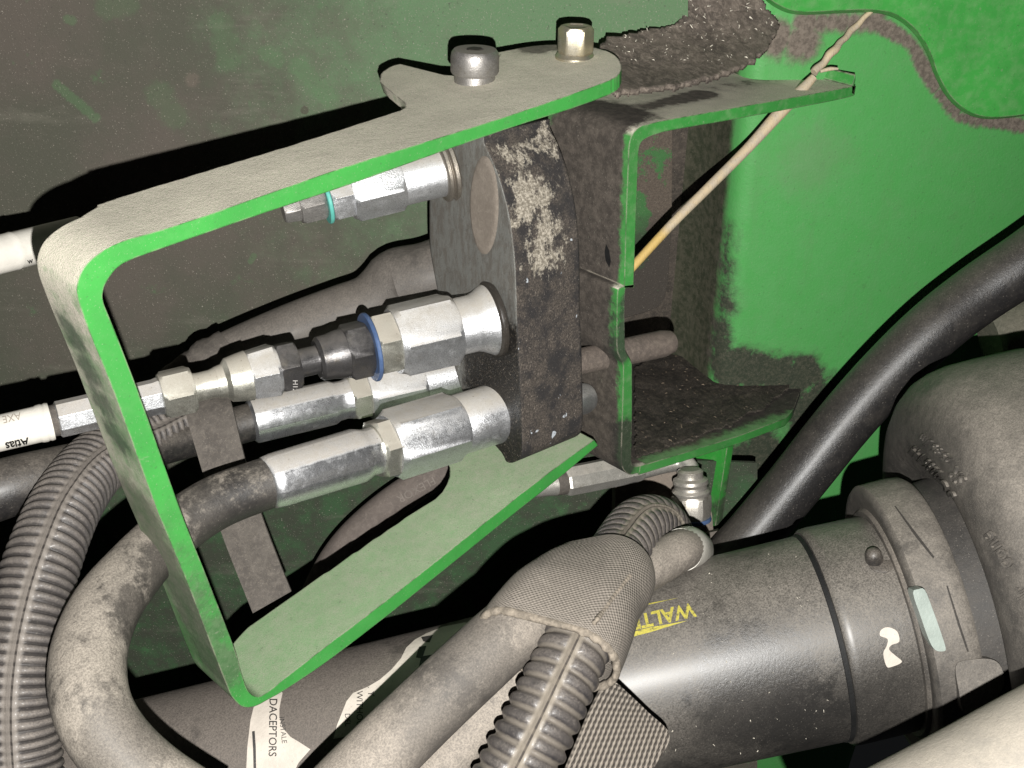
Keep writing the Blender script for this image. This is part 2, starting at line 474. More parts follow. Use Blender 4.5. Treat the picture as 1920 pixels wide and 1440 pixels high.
# ---- bright green column on the right with a folded left edge
cp, cn = plane3((1400, 300, 1.14), (1900, 200, 1.18), (1500, 700, 1.265))
def colp(x, y, o=0): return onplane(x, y, cp, cn) + FWD * o
def col_mat():
    n = NT('green_column_enamel')
    big = n.noise(14, 5, .65); mid = n.noise(60, 6, .7); fine = n.noise(800, 3, .6)
    c = n.mix(n.mr(mid, .3, .7), (.075, .315, .08), (.083, .31, .087))
    d = n.mr(n.add(n.noise(22, 6, .7, off=(3, 3, 9)), n.mul(n.add(fine, -.5), .3)), .5, .72)
    stk = n.mr(n.noise(1, 5, .7, stretch=(55, 55, 7)), .5, .75)
    c = n.mix(n.mul(d, .15), c, (.15, .23, .12)); c = n.mix(n.mul(stk, .2), c, (.12, .22, .10))
    rag = n.mul(n.add(n.noise(85, 7, .75), -.5), .55)
    m1 = n.seg(colp(1370, 60), colp(1500, 75), .028)
    m1 = n.mx(m1, n.seg(colp(1500, 40), colp(1640, 40), .016))
    for a, b in (((1640, 35), (1710, 75)), ((1710, 75), (1752, 160)), ((1752, 160), (1800, 215)), ((1800, 215), (1930, 232))):
        m1 = n.mx(m1, n.seg(colp(a[0], a[1] + 6), colp(b[0], b[1] + 6), .0105))
    k1 = n.mr(n.add(m1, n.add(n.mul(rag, .55), n.mul(n.add(n.noise(24, 5, .65, off=(4, 2, 8)), -.5), 1.3))), .22, .66)
    c = n.mix(k1, c, n.mix(n.mr(n.noise(260, 5, .7), .35, .65), (.095, .078, .063), (.175, .145, .118)))
    # oily dirt low on the folded corner and above the lower flange
    m2 = n.mx(n.seg(colp(1340, 470), colp(1330, 660), .034), n.mul(n.seg(colp(1335, 690), colp(1500, 705), .034), 1.0))
    m2 = n.mx(m2, n.mul(n.seg(colp(1420, 860), colp(1520, 770), .06), .8))
    rag2 = n.add(n.mul(n.add(n.noise(38, 6, .7, off=(9, 1, 4)), -.5), 1.0), n.mul(rag, .7))
    kk_ = n.add(m2, rag2); k2 = n.add(n.mul(n.mr(kk_, .3, .5), .5), n.mul(n.mr(kk_, .1, .42), .5))
    c = n.mix(n.mul(k2, .95), c, n.mix(n.mr(n.noise(300, 5, .75), .4, .7), (.022, .019, .016), (.065, .053, .042)))
    # the folded side that runs back into the recess is caked
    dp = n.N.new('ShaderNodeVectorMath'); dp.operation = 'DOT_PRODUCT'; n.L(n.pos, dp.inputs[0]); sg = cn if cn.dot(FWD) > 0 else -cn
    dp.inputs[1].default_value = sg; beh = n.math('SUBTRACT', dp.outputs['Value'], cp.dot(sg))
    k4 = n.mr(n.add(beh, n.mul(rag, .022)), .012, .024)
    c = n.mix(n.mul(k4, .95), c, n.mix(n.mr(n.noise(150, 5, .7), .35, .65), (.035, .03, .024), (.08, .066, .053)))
    k3 = n.mr(n.add(n.blob(colp(1520, 300), .07), n.mul(rag, 1.4)), .3, .9)
    c = n.mix(n.mul(k3, .35), c, (.16, .22, .13))
    c = specks(n, c, .35)
    r = n.mixf(n.mx(k1, k2), n.mr(mid, .3, .7, .4, .55), .9)
    h = n.add(n.mul(n.noise(400, 4, .65), .4), n.mul(mid, .4))
    return n.done(c, r, 0, n.bump(n.add(h, n.mul(k1, .8)), .0016, .45), .45)
CM = col_mat()
V, Fc = [], []
rows = [-300, 0, 150, 230, 330, 430, 540, 640, 760, 900, 1050, 1500, 1900]
for y in rows:
    xb = 1402 - .098 * (y - 150)
    xe = 1880 - .33 * (y - 570)
    ring = [colp(xb - 128, y, .13), colp(xb - 52, y, .085), colp(xb - 20, y, .035), colp(xb - 4, y, .012), colp(xb + 12, y, .003), colp(xb + 34, y, 0), colp(xb + 200, y), colp(xe - 12, y), colp(xe, y, .004), colp(xe + 4, y, .12)]
    V += ring
m = 10
for i in range(len(rows) - 1):
    for k in range(m - 1): Fc.append((i * m + k, i * m + k + 1, (i + 1) * m + k + 1, (i + 1) * m + k))
column = mk('green_column', V, Fc, CM, None, 50); tag(column, 'bright green machine column with rounded fold on its left edge', kind='structure')
# overlapping upper sheet with an S shaped edge
edge = [(1395, -60), (1425, -8), (1462, 20), (1500, 29), (1560, 27), (1630, 25), (1675, 35), (1710, 62), (1735, 100), (1752, 145), (1775, 185), (1808, 213), (1845, 224), (1890, 222), (1960, 216), (2300, 200)]
edge = [t for t in catmull(edge, 5)] + [(2300, -400), (1380, -400)]
upm = m_paint('green_cover_enamel', dust_up=.2, dust_all=.03, green=(.055, .32, .06), rough=.36, bev=.0012)
cover = prism('green_cover_sheet', [colp(x, y, -.011) for x, y in edge], FWD * .009, upm, None, 30)
tag(cover, 'clean bright green cover sheet with an S shaped lower edge', 'metal sheet')

# ---- darker web between the folded column and the bracket, with a loose plate in front of it
gm = m_grime('dark_web_grime', (.06, .05, .041), (.095, .078, .062), (.035, .03, .025), bumpd=.0012)
webp = [colp(x, y, .10) for x, y in ((1080, 60), (1390, 60), (1390, 1000), (1080, 1000))]
rw = prism('recess_wall', webp, FWD * .004, gm, None, None); tag(rw, 'dark grimy wall at the back of the bracket recess', kind='structure')
def loose_mat():
    n = NT('inner_plate_grime')
    b = n.noise(55, 7, .72); f = n.noise(700, 4, .7)
    c = n.mix(n.mr(f, .35, .65), (.075, .06, .048), (.115, .092, .072))
    g = n.mr(n.add(n.mx(n.seg(colp(1212, 360, .055), colp(1204, 470, .055), .017), n.mul(n.blob(colp(1240, 290, .055), .04), .55)), n.mul(n.add(b, -.5), 2.0)), .42, .58)
    c = n.mix(n.mul(g, .8), c, (.035, .15, .04))
    dk = n.mr(n.add(n.blob(colp(1225, 540, .055), .1), n.mul(n.add(b, -.5), .5)), .2, .5)
    c = n.mix(n.mul(dk, .75), c, (.035, .032, .028))
    g2 = n.mr(n.noise(90, 6, .75, off=(6, 1, 0)), .66, .7)
    c = n.mix(n.mul(g2, .8), c, (.03, .15, .035))
    c = specks(n, c, .5)
    return n.done(c, .85, 0, n.bump(n.add(n.mul(f, .5), n.mul(b, .6)), .002, .6, n.bevel(.001)), .3)
lp = [(1140, 130), (1276, 190), (1274, 400), (1266, 520), (1260, 550), (1248, 568), (1225, 578), (1182, 590), (1130, 600)]
ip = prism('inner_plate', [colp(x, y, .055) for x, y in lp], FWD * .006, loose_mat(), None, 30)
tag(ip, 'brown grimy plate with green patches inside the channel bracket', 'metal plate')

# ================================================================== GREEN LOOP BRACKET
LPAIRS = [((1128, 156), (1128, 183)), ((1110, 163), (1110, 190)), ((1090, 170), (1090, 197)), ((1050, 184), (1052, 210)), ((962, 214), (968, 236)), ((830, 256), (837, 281)), ((650, 312), (655, 346)), ((500, 364), (505, 396)),
          ((365, 411), (380, 439)), ((285, 436), (300, 467)), ((233, 451), (250, 485)), ((190, 472), (222, 500)), ((159, 499), (204, 521)), ((145, 530), (194, 542)),
          ((146, 560), (193, 564)), ((160, 602), (206, 598)), ((175, 641), (222, 638)), ((219, 750), (264, 748)), ((291, 947), (334, 945)), ((349, 1087), (390, 1088)),
          ((405, 1234), (439, 1215)), ((424, 1282), (454, 1266)), ((436, 1308), (463, 1291)), ((455, 1325), (472, 1303)), ((478, 1324), (486, 1306)), ((502, 1312), (500, 1299)),
          ((540, 1290), (532, 1274)), ((615, 1239), (605, 1217)), ((720, 1159), (708, 1139)), ((800, 1095), (790, 1075)), ((950, 974), (942, 954)), ((1041, 902), (1035, 882)), ((1121, 835), (1114, 825))]
flat = [a + b for a, b in LPAIRS]
dense = catmull(flat, 10)
LP0 = P(150, 520, .72)
lpairs = [(onplane(t[0], t[1], LP0, BY), onplane(t[2], t[3], LP0, BY)) for t in dense]
# back edge of the plate, traced; the width behind the front edge follows from it
topback = [(1168, 128), (1163, 112), (1150, 100), (1125, 90), (1090, 85), (1040, 84), (995, 87), (942, 97), (936, 108), (918, 128), (880, 140), (850, 143), (822, 139), (807, 131), (800, 118), (770, 116), (735, 124), (716, 137), (712, 152), (728, 168), (752, 186), (764, 196), (758, 205), (735, 213), (700, 224), (547, 273), (365, 328), (233, 368), (146, 397), (98, 419), (73, 448), (61, 480), (63, 508), (78, 545), (94, 584), (134, 687), (187, 812), (229, 911), (270, 1016), (319, 1125), (356, 1219), (372, 1245), (400, 1275)]
botback = [(431, 1202), (540, 1125), (705, 1010), (774, 963), (815, 937), (835, 918), (844, 898), (845, 878), (838, 860), (822, 846), (826, 838), (950, 800), (1110, 735)]
def crossing(p, vec, outline, lo=.004, hi=.25, first=False):
    """first width at which the point pushed along vec passes the traced outline"""
    prev = proj(p + vec * lo); best = None; N = 160
    for i in range(1, N + 1):
        wv = lo + (hi - lo) * i / N; q = proj(p + vec * wv)
        for a, b in zip(outline[:-1], outline[1:]):
            d1x, d1y = q[0] - prev[0], q[1] - prev[1]; d2x, d2y = b[0] - a[0], b[1] - a[1]
            den = d1x * d2y - d1y * d2x
            if abs(den) < 1e-9: continue
            t = ((a[0] - prev[0]) * d2y - (a[1] - prev[1]) * d2x) / den; u = ((a[0] - prev[0]) * d1y - (a[1] - prev[1]) * d1x) / den
            if -1e-6 <= t <= 1 + 1e-6 and -1e-6 <= u <= 1 + 1e-6:
                best = wv if best is None else (min(best, wv) if first else max(best, wv))
        prev = q
    return best
LOOPM_PLACE = True
LZ0, LZ1 = lpairs[250][0].z, lpairs[90][0].z
W, n_s = [], len(lpairs)
for i, (fo, fi) in enumerate(lpairs):
    seg_i = i / 10
    if seg_i < 9.5: W.append(crossing(fo, BY, topback, .015, .14, True))
    elif seg_i < 25: W.append(.05)
    else: W.append(crossing(fi, BY, botback, .01, .2))
# tidy: fill gaps
last = .05
for i in range(n_s):
    if W[i] is None: W[i] = last
    last = W[i]
for i in range(n_s):
    s_ = i / 10
    if 9.5 <= s_ < 25: W[i] = .046
    if s_ >= 24.5 and s_ < 27: W[i] = min(max(W[i], .04), .075)
sm = W[:]
for i in range(92, 275):
    a = max(0, i - 6); b = min(n_s, i + 7); sm[i] = sum(W[a:b]) / (b - a)
W = sm
def zline(a, b, r): return lambda n: n.seg(a, b, r)
LM = m_paint('loop_bracket_enamel', dust_up=1.15, dust_all=.0, dust=(.74, .665, .56), up_lo=.1, up_hi=.62, rough=.33,
             green=(.05, .285, .056), dust_left=1.1, low=(LZ0, LZ1, .52),
             grime=[(lambda n: n.seg(P(1010, 100, 1.0), P(1140, 115, 1.0), .026), .9, (.10, .088, .07)),
                    (lambda n: n.mul(n.seg(P(120, 640, .76), P(200, 830, .79), .035), .62), .8, (.03, .06, .03)),
                    (lambda n: n.mul(n.seg(P(260, 960, .83), P(385, 1240, .88), .05), .7), .65, (.075, .068, .055))])
# rounded end of the top plate, beyond the straight part of its front edge
endout = catmull([(1128, 156), (1149, 148), (1163, 136), (1165, 120), (1152, 103), (1122, 90), (1080, 85), (1035, 84), (995, 87), (942, 97)], 6) + [(900, 105), (900, 236)]
def crossings(p, vec, outline, lo=-.06, hi=.14):
    prev = proj(p + vec * lo); out = []; N = 240
    for i in range(1, N + 1):
        wv = lo + (hi - lo) * i / N; q = proj(p + vec * wv)
        for a, b in zip(outline, outline[1:] + outline[:1]):
            d1x, d1y = q[0] - prev[0], q[1] - prev[1]; d2x, d2y = b[0] - a[0], b[1] - a[1]
            den = d1x * d2y - d1y * d2x
            if abs(den) < 1e-9: continue
            t = ((a[0] - prev[0]) * d2y - (a[1] - prev[1]) * d2x) / den; u_ = ((a[0] - prev[0]) * d1y - (a[1] - prev[1]) * d1x) / den
            if 0 <= t <= 1 and 0 <= u_ <= 1: out.append(wv)
        prev = q
    return out
ext = []
for k in range(1, 60):
    x = 1128 + k * 2.2; y = 156 - k * 2.2 * .372
    fo = onplane(x, y, LP0, BY); c_ = crossings(fo, BY, endout)
    if len(c_) < 2 or max(c_) - min(c_) < .0015: break
    fi = fo + (lpairs[0][1] - lpairs[0][0])
    ext.append(((fo + BY * min(c_), fi + BY * min(c_)), max(c_) - min(c_)))
lpairs = [e[0] for e in reversed(ext)] + lpairs
W = [e[1] for e in reversed(ext)] + W
loop = thing('loop_bracket', 'green bent loop bracket with dusty top plate framing the hydraulic fittings', 'bracket', P(455, 1320, .9))
lb = loft_strip('bent_plate', lpairs, W, BY, LM, loop)

# cap screw and flange bolt on the top plate
nx_ = len(ext)
tz = lambda x, y: onplane(x, y, lpairs[nx_ + 40][0], nrm((lpairs[nx_ + 20][0] - lpairs[nx_ + 60][0]).cross(BY)))
def updir_axis(base, h):
    class U: pass
    return base, base + CZ * h
class VAx:
    """upright axis through a world point, heights given in metres"""
    def __init__(s, base, up=CZ, ref=AX):
        s.b = base; s.d = nrm(up); s.n = nrm(ref - s.d * ref.dot(s.d)); s.m = s.d.cross(s.n)
def vlathe(name, vx, prof, mat, parent, seg=48, hexa=False, rot=0, smooth=35, teeth=None, nside=6, lim=None):
    """prof: (height m, radius m)"""
    V, Fc = [], []
    if hexa: seg = nside * 8
    for i, (h, r) in enumerate(prof):
        for k in range(seg):
            th = 2 * math.pi * k / seg; rr = r
            if hexa:
                hh = math.pi / nside; a = (th % (2 * hh)) - hh; rr = r * math.cos(hh) / math.cos(a)
                if lim and lim[i]: rr = min(rr, r * lim[i])
            if teeth and teeth[0] <= i <= teeth[1]: rr = r * (1 + (.009 if k % 2 else -.014))
            V.append(vx.b + vx.d * h + (vx.n * math.cos(th + rot) + vx.m * math.sin(th + rot)) * rr)
    n = len(prof)
    for i in range(n - 1):
        for k in range(seg):
            k2 = (k + 1) % seg; Fc.append((i * seg + k, i * seg + k2, (i + 1) * seg + k2, (i + 1) * seg + k))
    Fc.append(tuple(range(seg))[::-1]); Fc.append(tuple((n - 1) * seg + k for k in range(seg)))
    return mk(name, V, Fc, mat, parent, smooth)
STEEL = m_zinc('dull_bolt_steel', (.42, .40, .38), .42, .75, (.24, .21, .18), .8, .5, .95, .6, .5)
GOLD = m_zinc('yellow_zinc', (.56, .52, .43), .36, .5, (.26, .22, .17), .8, .6, .95, .4, .45, (.5, .44, .31))
cs = tz(890, 150); sb = depth(cs)
ro = 45 * sb / F
screw = thing('cap_screw', 'round knurled socket head cap screw on the dusty top plate', 'screw', cs)
vx = VAx(cs)
vlathe('screw_head', vx, [(-.004, ro * .86), (.001, ro * .86), (.0042, ro * .84), (.0046, ro * .95), (.0062, ro), (.0155, ro), (.0185, ro * .97), (.0204, ro * .88), (.0207, ro * .36), (.0165, ro * .33), (.0165, .0004)], STEEL, screw, 160, teeth=(4, 5), smooth=40)
vlathe('hex_socket', vx, [(.018, ro * .34), (.0209, ro * .34)], m_plain('socket_shadow_dirt', (.05, .042, .035), .8), screw, hexa=True)
fb = tz(1078, 112); sb = depth(fb); ro = 30 * sb / F
bolt = thing('flange_bolt', 'yellowish hex flange bolt near the end of the dusty top plate', 'bolt', fb)
vx = VAx(fb)
vlathe('flange', vx, [(-.002, ro * 1.25), (.0025, ro * 1.25), (.005, ro * 1.08)], GOLD, bolt, 40)
vlathe('hex_head', vx, [(.004, ro * 1.05), (.006, ro * 1.12), (.021, ro * 1.12), (.0228, ro * 1.08), (.0232, ro * .8), (.0222, ro * .7)], GOLD, bolt, hexa=True, rot=.25, lim=(.92, 0, 0, .9, 0, 0))

# ================================================================== CHANNEL BRACKET ON THE RIGHT
CP0 = P(1180, 560, 1.012)
CPAIRS = [((1604, 139), (1604, 150)), ((1598, 160), (1598, 172)), ((1588, 164), (1584, 184)), ((1400, 198), (1402, 219)), ((1260, 223), (1265, 243)), ((1222, 231), (1232, 251)), ((1200, 238), (1214, 258)), ((1186, 252), (1203, 266)), ((1180, 272), (1198, 280)),
          ((1178, 310), (1196, 312)), ((1174, 420), (1192, 421)), ((1171, 530), (1188, 530)), ((1171, 536), (1188, 534)), ((1161, 541), (1176, 538)), ((1158, 552), (1172, 548)), ((1157, 600), (1171, 600)), ((1157, 652), (1172, 650)), ((1161, 668), (1176, 664)), ((1168, 682), (1184, 680)), ((1169, 700), (1185, 698)),
          ((1167, 780), (1185, 780)), ((1165, 850), (1184, 850)), ((1167, 876), (1184, 866)), ((1178, 889), (1189, 874)), ((1192, 888), (1198, 874)), ((1206, 884), (1211, 870))]
# front edge steps back where the web is notched
dense = catmull([a + b for a, b in CPAIRS], 7)
cpairs = [(onplane(t[0], t[1], CP0, BY), onplane(t[2], t[3], CP0, BY)) for t in dense]
cw = []
for i in range(len(cpairs)):
    s_ = i / 7
    if s_ < 2: cw.append(.030 + .02 * s_)
    elif s_ < 6: cw.append(.075 + (s_ - 2) / 4 * .085)
    elif s_ < 22: cw.append(.16)
    else: cw.append(.15)
CHM = m_paint('channel_bracket_enamel', dust_up=1.1, dust_all=.0, dust=(.80, .72, .605), up_lo=.45, up_hi=.85, rough=.38, green=(.05, .28, .056), rag=.62, front=CP0.y,
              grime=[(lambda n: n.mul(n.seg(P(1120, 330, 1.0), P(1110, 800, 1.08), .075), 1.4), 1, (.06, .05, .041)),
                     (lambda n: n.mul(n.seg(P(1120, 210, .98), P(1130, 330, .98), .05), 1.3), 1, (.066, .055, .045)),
                     (lambda n: n.mx(n.seg(P(1215, 172, 1.0), P(1320, 168, 1.05), .02), n.seg(P(1160, 120, 1.0), P(1440, 95, 1.1), .036)), .95, (.10, .085, .07)),
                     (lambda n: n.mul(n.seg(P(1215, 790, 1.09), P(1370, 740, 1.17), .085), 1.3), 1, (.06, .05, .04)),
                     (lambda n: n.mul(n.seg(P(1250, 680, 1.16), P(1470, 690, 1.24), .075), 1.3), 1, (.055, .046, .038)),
                     (lambda n: n.mul(n.seg(P(1164, 560, 1.015), P(1164, 660, 1.03), .018), .72), .85, (.03, .033, .025)),
                     (lambda n: n.mul(n.seg(P(1172, 810, 1.06), P(1172, 880, 1.08), .02), .8), .9, (.028, .026, .021))])
chan = thing('channel_bracket', 'green U shaped channel bracket bolted to the column, grimy inside', 'bracket', P(1175, 885, 1.07))
ch = loft_strip('bent_plate', cpairs, cw, BY, CHM, chan)
f0, f1 = onplane(1200, 873, CP0, BY), onplane(1460, 789, CP0, BY); fn_ = nrm((f1 - f0).cross(BY)); fn_ = fn_ if fn_.z > 0 else -fn_
fpx = [(1200, 874), (1280, 850), (1386, 817), (1455, 791), (1474, 784), (1488, 768), (1502, 730), (1510, 700), (1503, 670), (1484, 650), (1450, 640), (1380, 632), (1240, 632), (1100, 760)]
LFM = m_paint('lower_flange_enamel', dust_up=.25, dust_all=0, green=(.05, .28, .056), rag=.7, front=CP0.y, frontw=.012,
              grime=[(lambda n: n.math('ADD', .72, 0), 1, (.038, .032, .026)), (lambda n: n.mul(n.seg(P(1240, 830, 1.09), P(1330, 800, 1.14), .04), .8), .8, (.07, .057, .044))])
lf = prism('lower_flange', [onplane(x, y, f0 - fn_ * .0004, fn_) for x, y in fpx], -fn_ * .0075, LFM, chan, 30)
# slot in the web, hole in the lower flange
blk = m_plain('oily_black', (.006, .006, .006), .7, spk=0)
chv = bvh(ch)
decal('slot', *poly2d([(1137, 457), (1143, 470), (1146, 490), (1143, 502), (1136, 488), (1134, 472)]), chv, blk, chan)
decal('bolt_hole', *poly2d(smooth_poly([(1432, 737), (1450, 731), (1468, 736), (1463, 744), (1445, 746)], 4)), bvh(lf), blk, chan)
gus = m_paint('gusset_enamel', dust_up=.3, dust_all=.0, green=(.035, .28, .04), grime=[(lambda n: n.seg(P(1440, 850, 1.2), P(1400, 960, 1.22), .05), .9, (.03, .027, .022))])
gb = onplane(1368, 835, CP0 + BY * .012, BY)
prism('gusset', [onplane(x, y, CP0 + BY * .012, BY) for x, y in ((1364, 836), (1376, 832), (1352, 990), (1340, 996))], BY * .11, gus, chan)

# crust of dirt packed where the bracket meets the column
def crust(name, poly, z, amp, mat, n=46, th=.004, fq=1.):
    xs = [p[0] for p in poly]; ys = [p[1] for p in poly]
    V, Fc = [], []; idx = {}
    def inside(x, y):
        c = False; j = len(poly) - 1
        for i in range(len(poly)):
            a, b = poly[i], poly[j]
            if (a[1] > y) != (b[1] > y) and x < (b[0] - a[0]) * (y - a[1]) / (b[1] - a[1]) + a[0]: c = not c
            j = i
        return c
    from mathutils import noise as mn
    nx = n; ny = int(n * (max(ys) - min(ys)) / (max(xs) - min(xs)))
    for i in range(nx + 1):
        for j in range(ny + 1):
            x = min(xs) + (max(xs) - min(xs)) * i / nx; y = min(ys) + (max(ys) - min(ys)) * j / ny
            jx = mn.noise((x * .09, y * .09, 1)) * 5; jy = mn.noise((x * .09, y * .09, 9)) * 5
            if inside(x + jx, y + jy):
                h = mn.fractal((x * .016 * fq, y * .02 * fq, 4), .9, 2.1, 5)
                idx[i, j] = len(V); V.append(P(x, y, z(x, y) - amp * h))
    for i in range(nx):
        for j in range(ny):
            q = [(i, j), (i + 1, j), (i + 1, j + 1), (i, j + 1)]
            if all(k in idx for k in q): Fc.append(tuple(idx[k] for k in q))
    o = mk(name, V, Fc, mat, None, 60)
    md = o.modifiers.new('thick', 'SOLIDIFY'); md.thickness = th; md.offset = 1
    return o
CRM = m_grime('packed_dirt', (.13, .107, .088), (.24, .2, .165), (.075, .062, .052), bumpd=.0022)
cr = crust('packed_dirt', [(1120, 92), (1135, 76), (1185, 66), (1238, 55), (1270, 42), (1284, 20), (1284, -60), (1400, -60), (1436, 20), (1462, 50), (1440, 95), (1410, 125), (1350, 150), (1260, 172), (1150, 185)],
           lambda x, y: 1.024 + (x - 1150) * .0002 - 2.3e-6 * max(0, y) ** 2, .0035, CRM, 110)
tag(cr, 'brown packed crust of dirt behind the bracket top', kind='stuff')
CRM2 = m_grime('caked_dirt', (.045, .038, .031), (.1, .082, .064), (.022, .019, .016), bumpd=.004)
cd = crust('caked_dirt', [(1190, 862), (1225, 852), (1262, 836), (1300, 826), (1340, 806), (1372, 800), (1400, 778), (1432, 770), (1452, 752), (1476, 735), (1490, 708), (1506, 690), (1498, 662), (1478, 640), (1462, 652), (1430, 634), (1408, 646), (1378, 628), (1352, 640), (1300, 636), (1240, 650), (1188, 690)],
           lambda x, y: depth(onplane(x, y, f0 + fn_ * .0022, fn_)), .0046, CRM2, 170, .0014, 1.7)
tag(cd, 'dark caked dirt heaped on the lower bracket flange', kind='stuff')

# ================================================================== COUPLER BLOCK
KP0 = P(960, 600, .955)
def onblk(x, y, t=0): return onplane(x, y, KP0, AX) + AX * t
outl = [(901, 250), (908, 268), (932, 322), (952, 390), (964, 470), (968, 540), (970, 620), (974, 690), (977, 760), (979, 815), (978, 852), (966, 866), (950, 866), (940, 848), (900, 800), (862, 720), (832, 600), (812, 500), (806, 450), (806, 360), (811, 300), (820, 278)]
outl = smooth_poly(outl, 3)
def blk_mat():
    n = NT('cast_block')
    a = n.noise(60, 7, .75); f = n.noise(900, 4, .7); st = n.noise(190, 6, .75, stretch=(1, 1, .35))
    lf = n.mr(n.nz(-AX), .55, .85)
    dirt = n.mix(n.mr(f, .35, .7), (.03, .026, .022), (.115, .094, .077)); dirt = n.mix(n.mr(n.noise(55, 5, .7), .4, .62), dirt, (.022, .02, .02))
    # flaking pale paint up the narrow side
    pm = n.mx(n.seg(P(985, 300, .92), P(1015, 450, .95), .046), n.mul(n.blob(P(1035, 260, .945), .04), .9))
    pk = n.mr(n.add(n.mul(pm, .72), n.add(n.mul(n.add(a, -.5), 1.7), n.mul(n.add(st, -.5), .9))), .4, .56)
    pale = n.mix(n.mr(n.noise(500, 4, .7), .4, .65), (.18, .157, .122), (.46, .415, .34))
    side = n.mix(n.mul(pk, n.mr(f, .22, .5)), dirt, pale)
    sp = n.mr(n.noise(90, 3, .5, off=(1, 7, 3)), .71, .735)
    side = n.mix(sp, side, (.42, .45, .48))
    face = n.mix(n.mr(st, .4, .62), (.25, .25, .232), (.165, .153, .135))
    oil = n.mr(n.add(n.seg(P(930, 690, .98), P(940, 830, 1.0), .06), n.mul(n.add(a, -.5), .8)), .15, .4)
    face = n.mix(oil, face, n.mix(n.mr(f, .5, .75), (.012, .011, .010), (.07, .055, .04)))
    c = n.mix(lf, side, face)
    c = specks(n, c, .55)
    r = n.mixf(lf, .8, n.mr(st, .3, .7, .32, .6))
    h = n.add(n.mul(a, .5), n.mul(f, .3))
    return n.done(c, r, n.mul(n.mul(lf, n.math('SUBTRACT', 1, oil)), .55), n.bump(h, .003, .55, n.bevel(.003)), .45)
block = thing('coupler_block', 'heavy cast multi coupler block with flaking dirty side and hydraulic ports', 'coupler block', onblk(945, 858))
bo = prism('casting', [onblk(x, y) for x, y in outl], AX * .058, blk_mat(), block, 28)
# oval boss on the port face
bc = onblk(908, 386); e1 = nrm(onblk(912, 300) - onblk(906, 470)); e2 = nrm(e1.cross(AX))
ra = (onblk(908, 300) - onblk(908, 472)).length / 2; rb = ra * .42
V, Fc = [], []; S = 40
for rr, h in ((1.15, -.001), (1.0, .0012), (.9, .0015), (.7, .0014), (.3, .0014)):
    for k in range(S):
        t = 2 * math.pi * k / S; V.append(bc + e1 * (ra * rr * math.cos(t)) + e2 * (rb * rr * math.sin(t)) - AX * h)
for i in range(4):
    for k in range(S): Fc.append((i * S + k, i * S + (k + 1) % S, (i + 1) * S + (k + 1) % S, (i + 1) * S + k))
Fc.append(tuple(4 * S + k for k in range(S)))
mk('oval_boss', V, Fc, m_grime('dusty_cast', (.17, .145, .12), (.2, .172, .143), (.14, .118, .097), bumpd=.001), block, 60)

# ---- dusty pin through the bracket web
pinm = m_grime('dusty_pin', (.13, .105, .09), (.19, .155, .128), (.085, .07, .06), bumpd=.001)
pa = Axis((1060, 684, 1.032), (1262, 640, 1.095))
pin = lathe('lock_pin', pa, [(1040, 22), (1070, 25), (1200, 26), (1240, 26), (1256, 22), (1261, 10)], pinm, None, 32)
tag(pin, 'dusty brown round pin passing through the channel bracket web', 'pin')
stub = lathe('port_stub', Axis((1060, 758, 1.055), (1108, 742, 1.075)), [(1062, 28), (1092, 30), (1100, 27), (1104, 18)], m_zinc('stub_steel', (.42, .42, .42), .45, .4), None, 32)
tag(stub, 'short steel port stub between coupler block and channel web', 'pipe stub')

# ================================================================== HYDRAULIC LINES
ZN = m_zinc('bright_zinc', (.80, .81, .83), .36, .85, (.36, .33, .28), .9, .42, .82, stain=.45)
ZNG = m_zinc('pale_green_zinc', (.66, .65, .57), .36, .9, (.33, .30, .25), .88, .35, .8, .5, stain=.5)
SLV = m_zinc('sleeve_zinc', (.84, .85, .87), .27, .8, (.36, .325, .275), .92, .5, .88, .3, .4)
DKS = m_zinc('dark_steel', (.13, .125, .125), .3, .55, (.13, .115, .1), .75, .5, .95, .4, .4)
RUB = m_rubber('hose_rubber', (.016, .015, .015), .55, .1, (.15, .13, .108), .36, up_lo=.0, up_hi=.8)
RUBD = m_rubber('dusty_hose_rubber', (.035, .032, .03), .5, .62, (.32, .28, .235), .6, up_lo=-.2, up_hi=.7, patch=.6, coat=0, scuff=.8, worn=[(P(880, 1230, .83), .05, .55), (P(820, 1330, .82), .045, .5)])
BLUE = m_plain('blue_plastic', (.06, .10, .2), .4, bumps=.1)
TEAL = m_plain('teal_plastic', (.10, .40, .34), .45, bumps=.1)
BRN = m_grime('brown_dusty_rubber', (.095, .084, .073), (.125, .11, .095), (.068, .06, .053), bumpd=.0009)
WHT = m_plain('white_sleeve', (.62, .59, .53), .35, var=.1, bumps=.15, spk=.12)
INK = m_plain('black_ink', (.012, .011, .010), .6, spk=0, bumps=0)
def ring(name, ax, x, r, t, mat, parent, rin=None): return lathe(name, ax, [(x - t, r * .97), (x - t * .5, r), (x + t * .5, r), (x + t, r * .97)], mat, parent, 48)

# --- middle line
ax2 = Axis((0, 812, .865), (930, 596, .975))
l2 = thing('hydraulic_line', 'middle hydraulic line with blue ring, dark hex adapter and white labelled hose', 'hydraulic line', ax2.at(600))
lathe('coupler_barrel', ax2, [(838, 52), (842, 54), (886, 54), (896, 57), (906, 63), (914, 67), (919, 68), (924, 64)], ZN, l2)
lathe('port_ring', ax2, [(914, 69), (917, 73), (921, 74), (926, 73), (930, 64)], m_plain('ring_rubber', (.03, .026, .022), .35, spk=.3), l2)
lathe('coupler_hex', ax2, [(738, 72), (850, 72)], ZN, l2, hexa=True, rot=.30)
lathe('nut_hex', ax2, [(697, 63), (742, 63)], ZNG, l2, hexa=True, rot=.05)
ring('blue_ring', ax2, 694, 66, 4, BLUE, l2)
lathe('dark_hex_nut', ax2, [(646, 56), (690, 56)], DKS, l2, hexa=True, rot=.32)
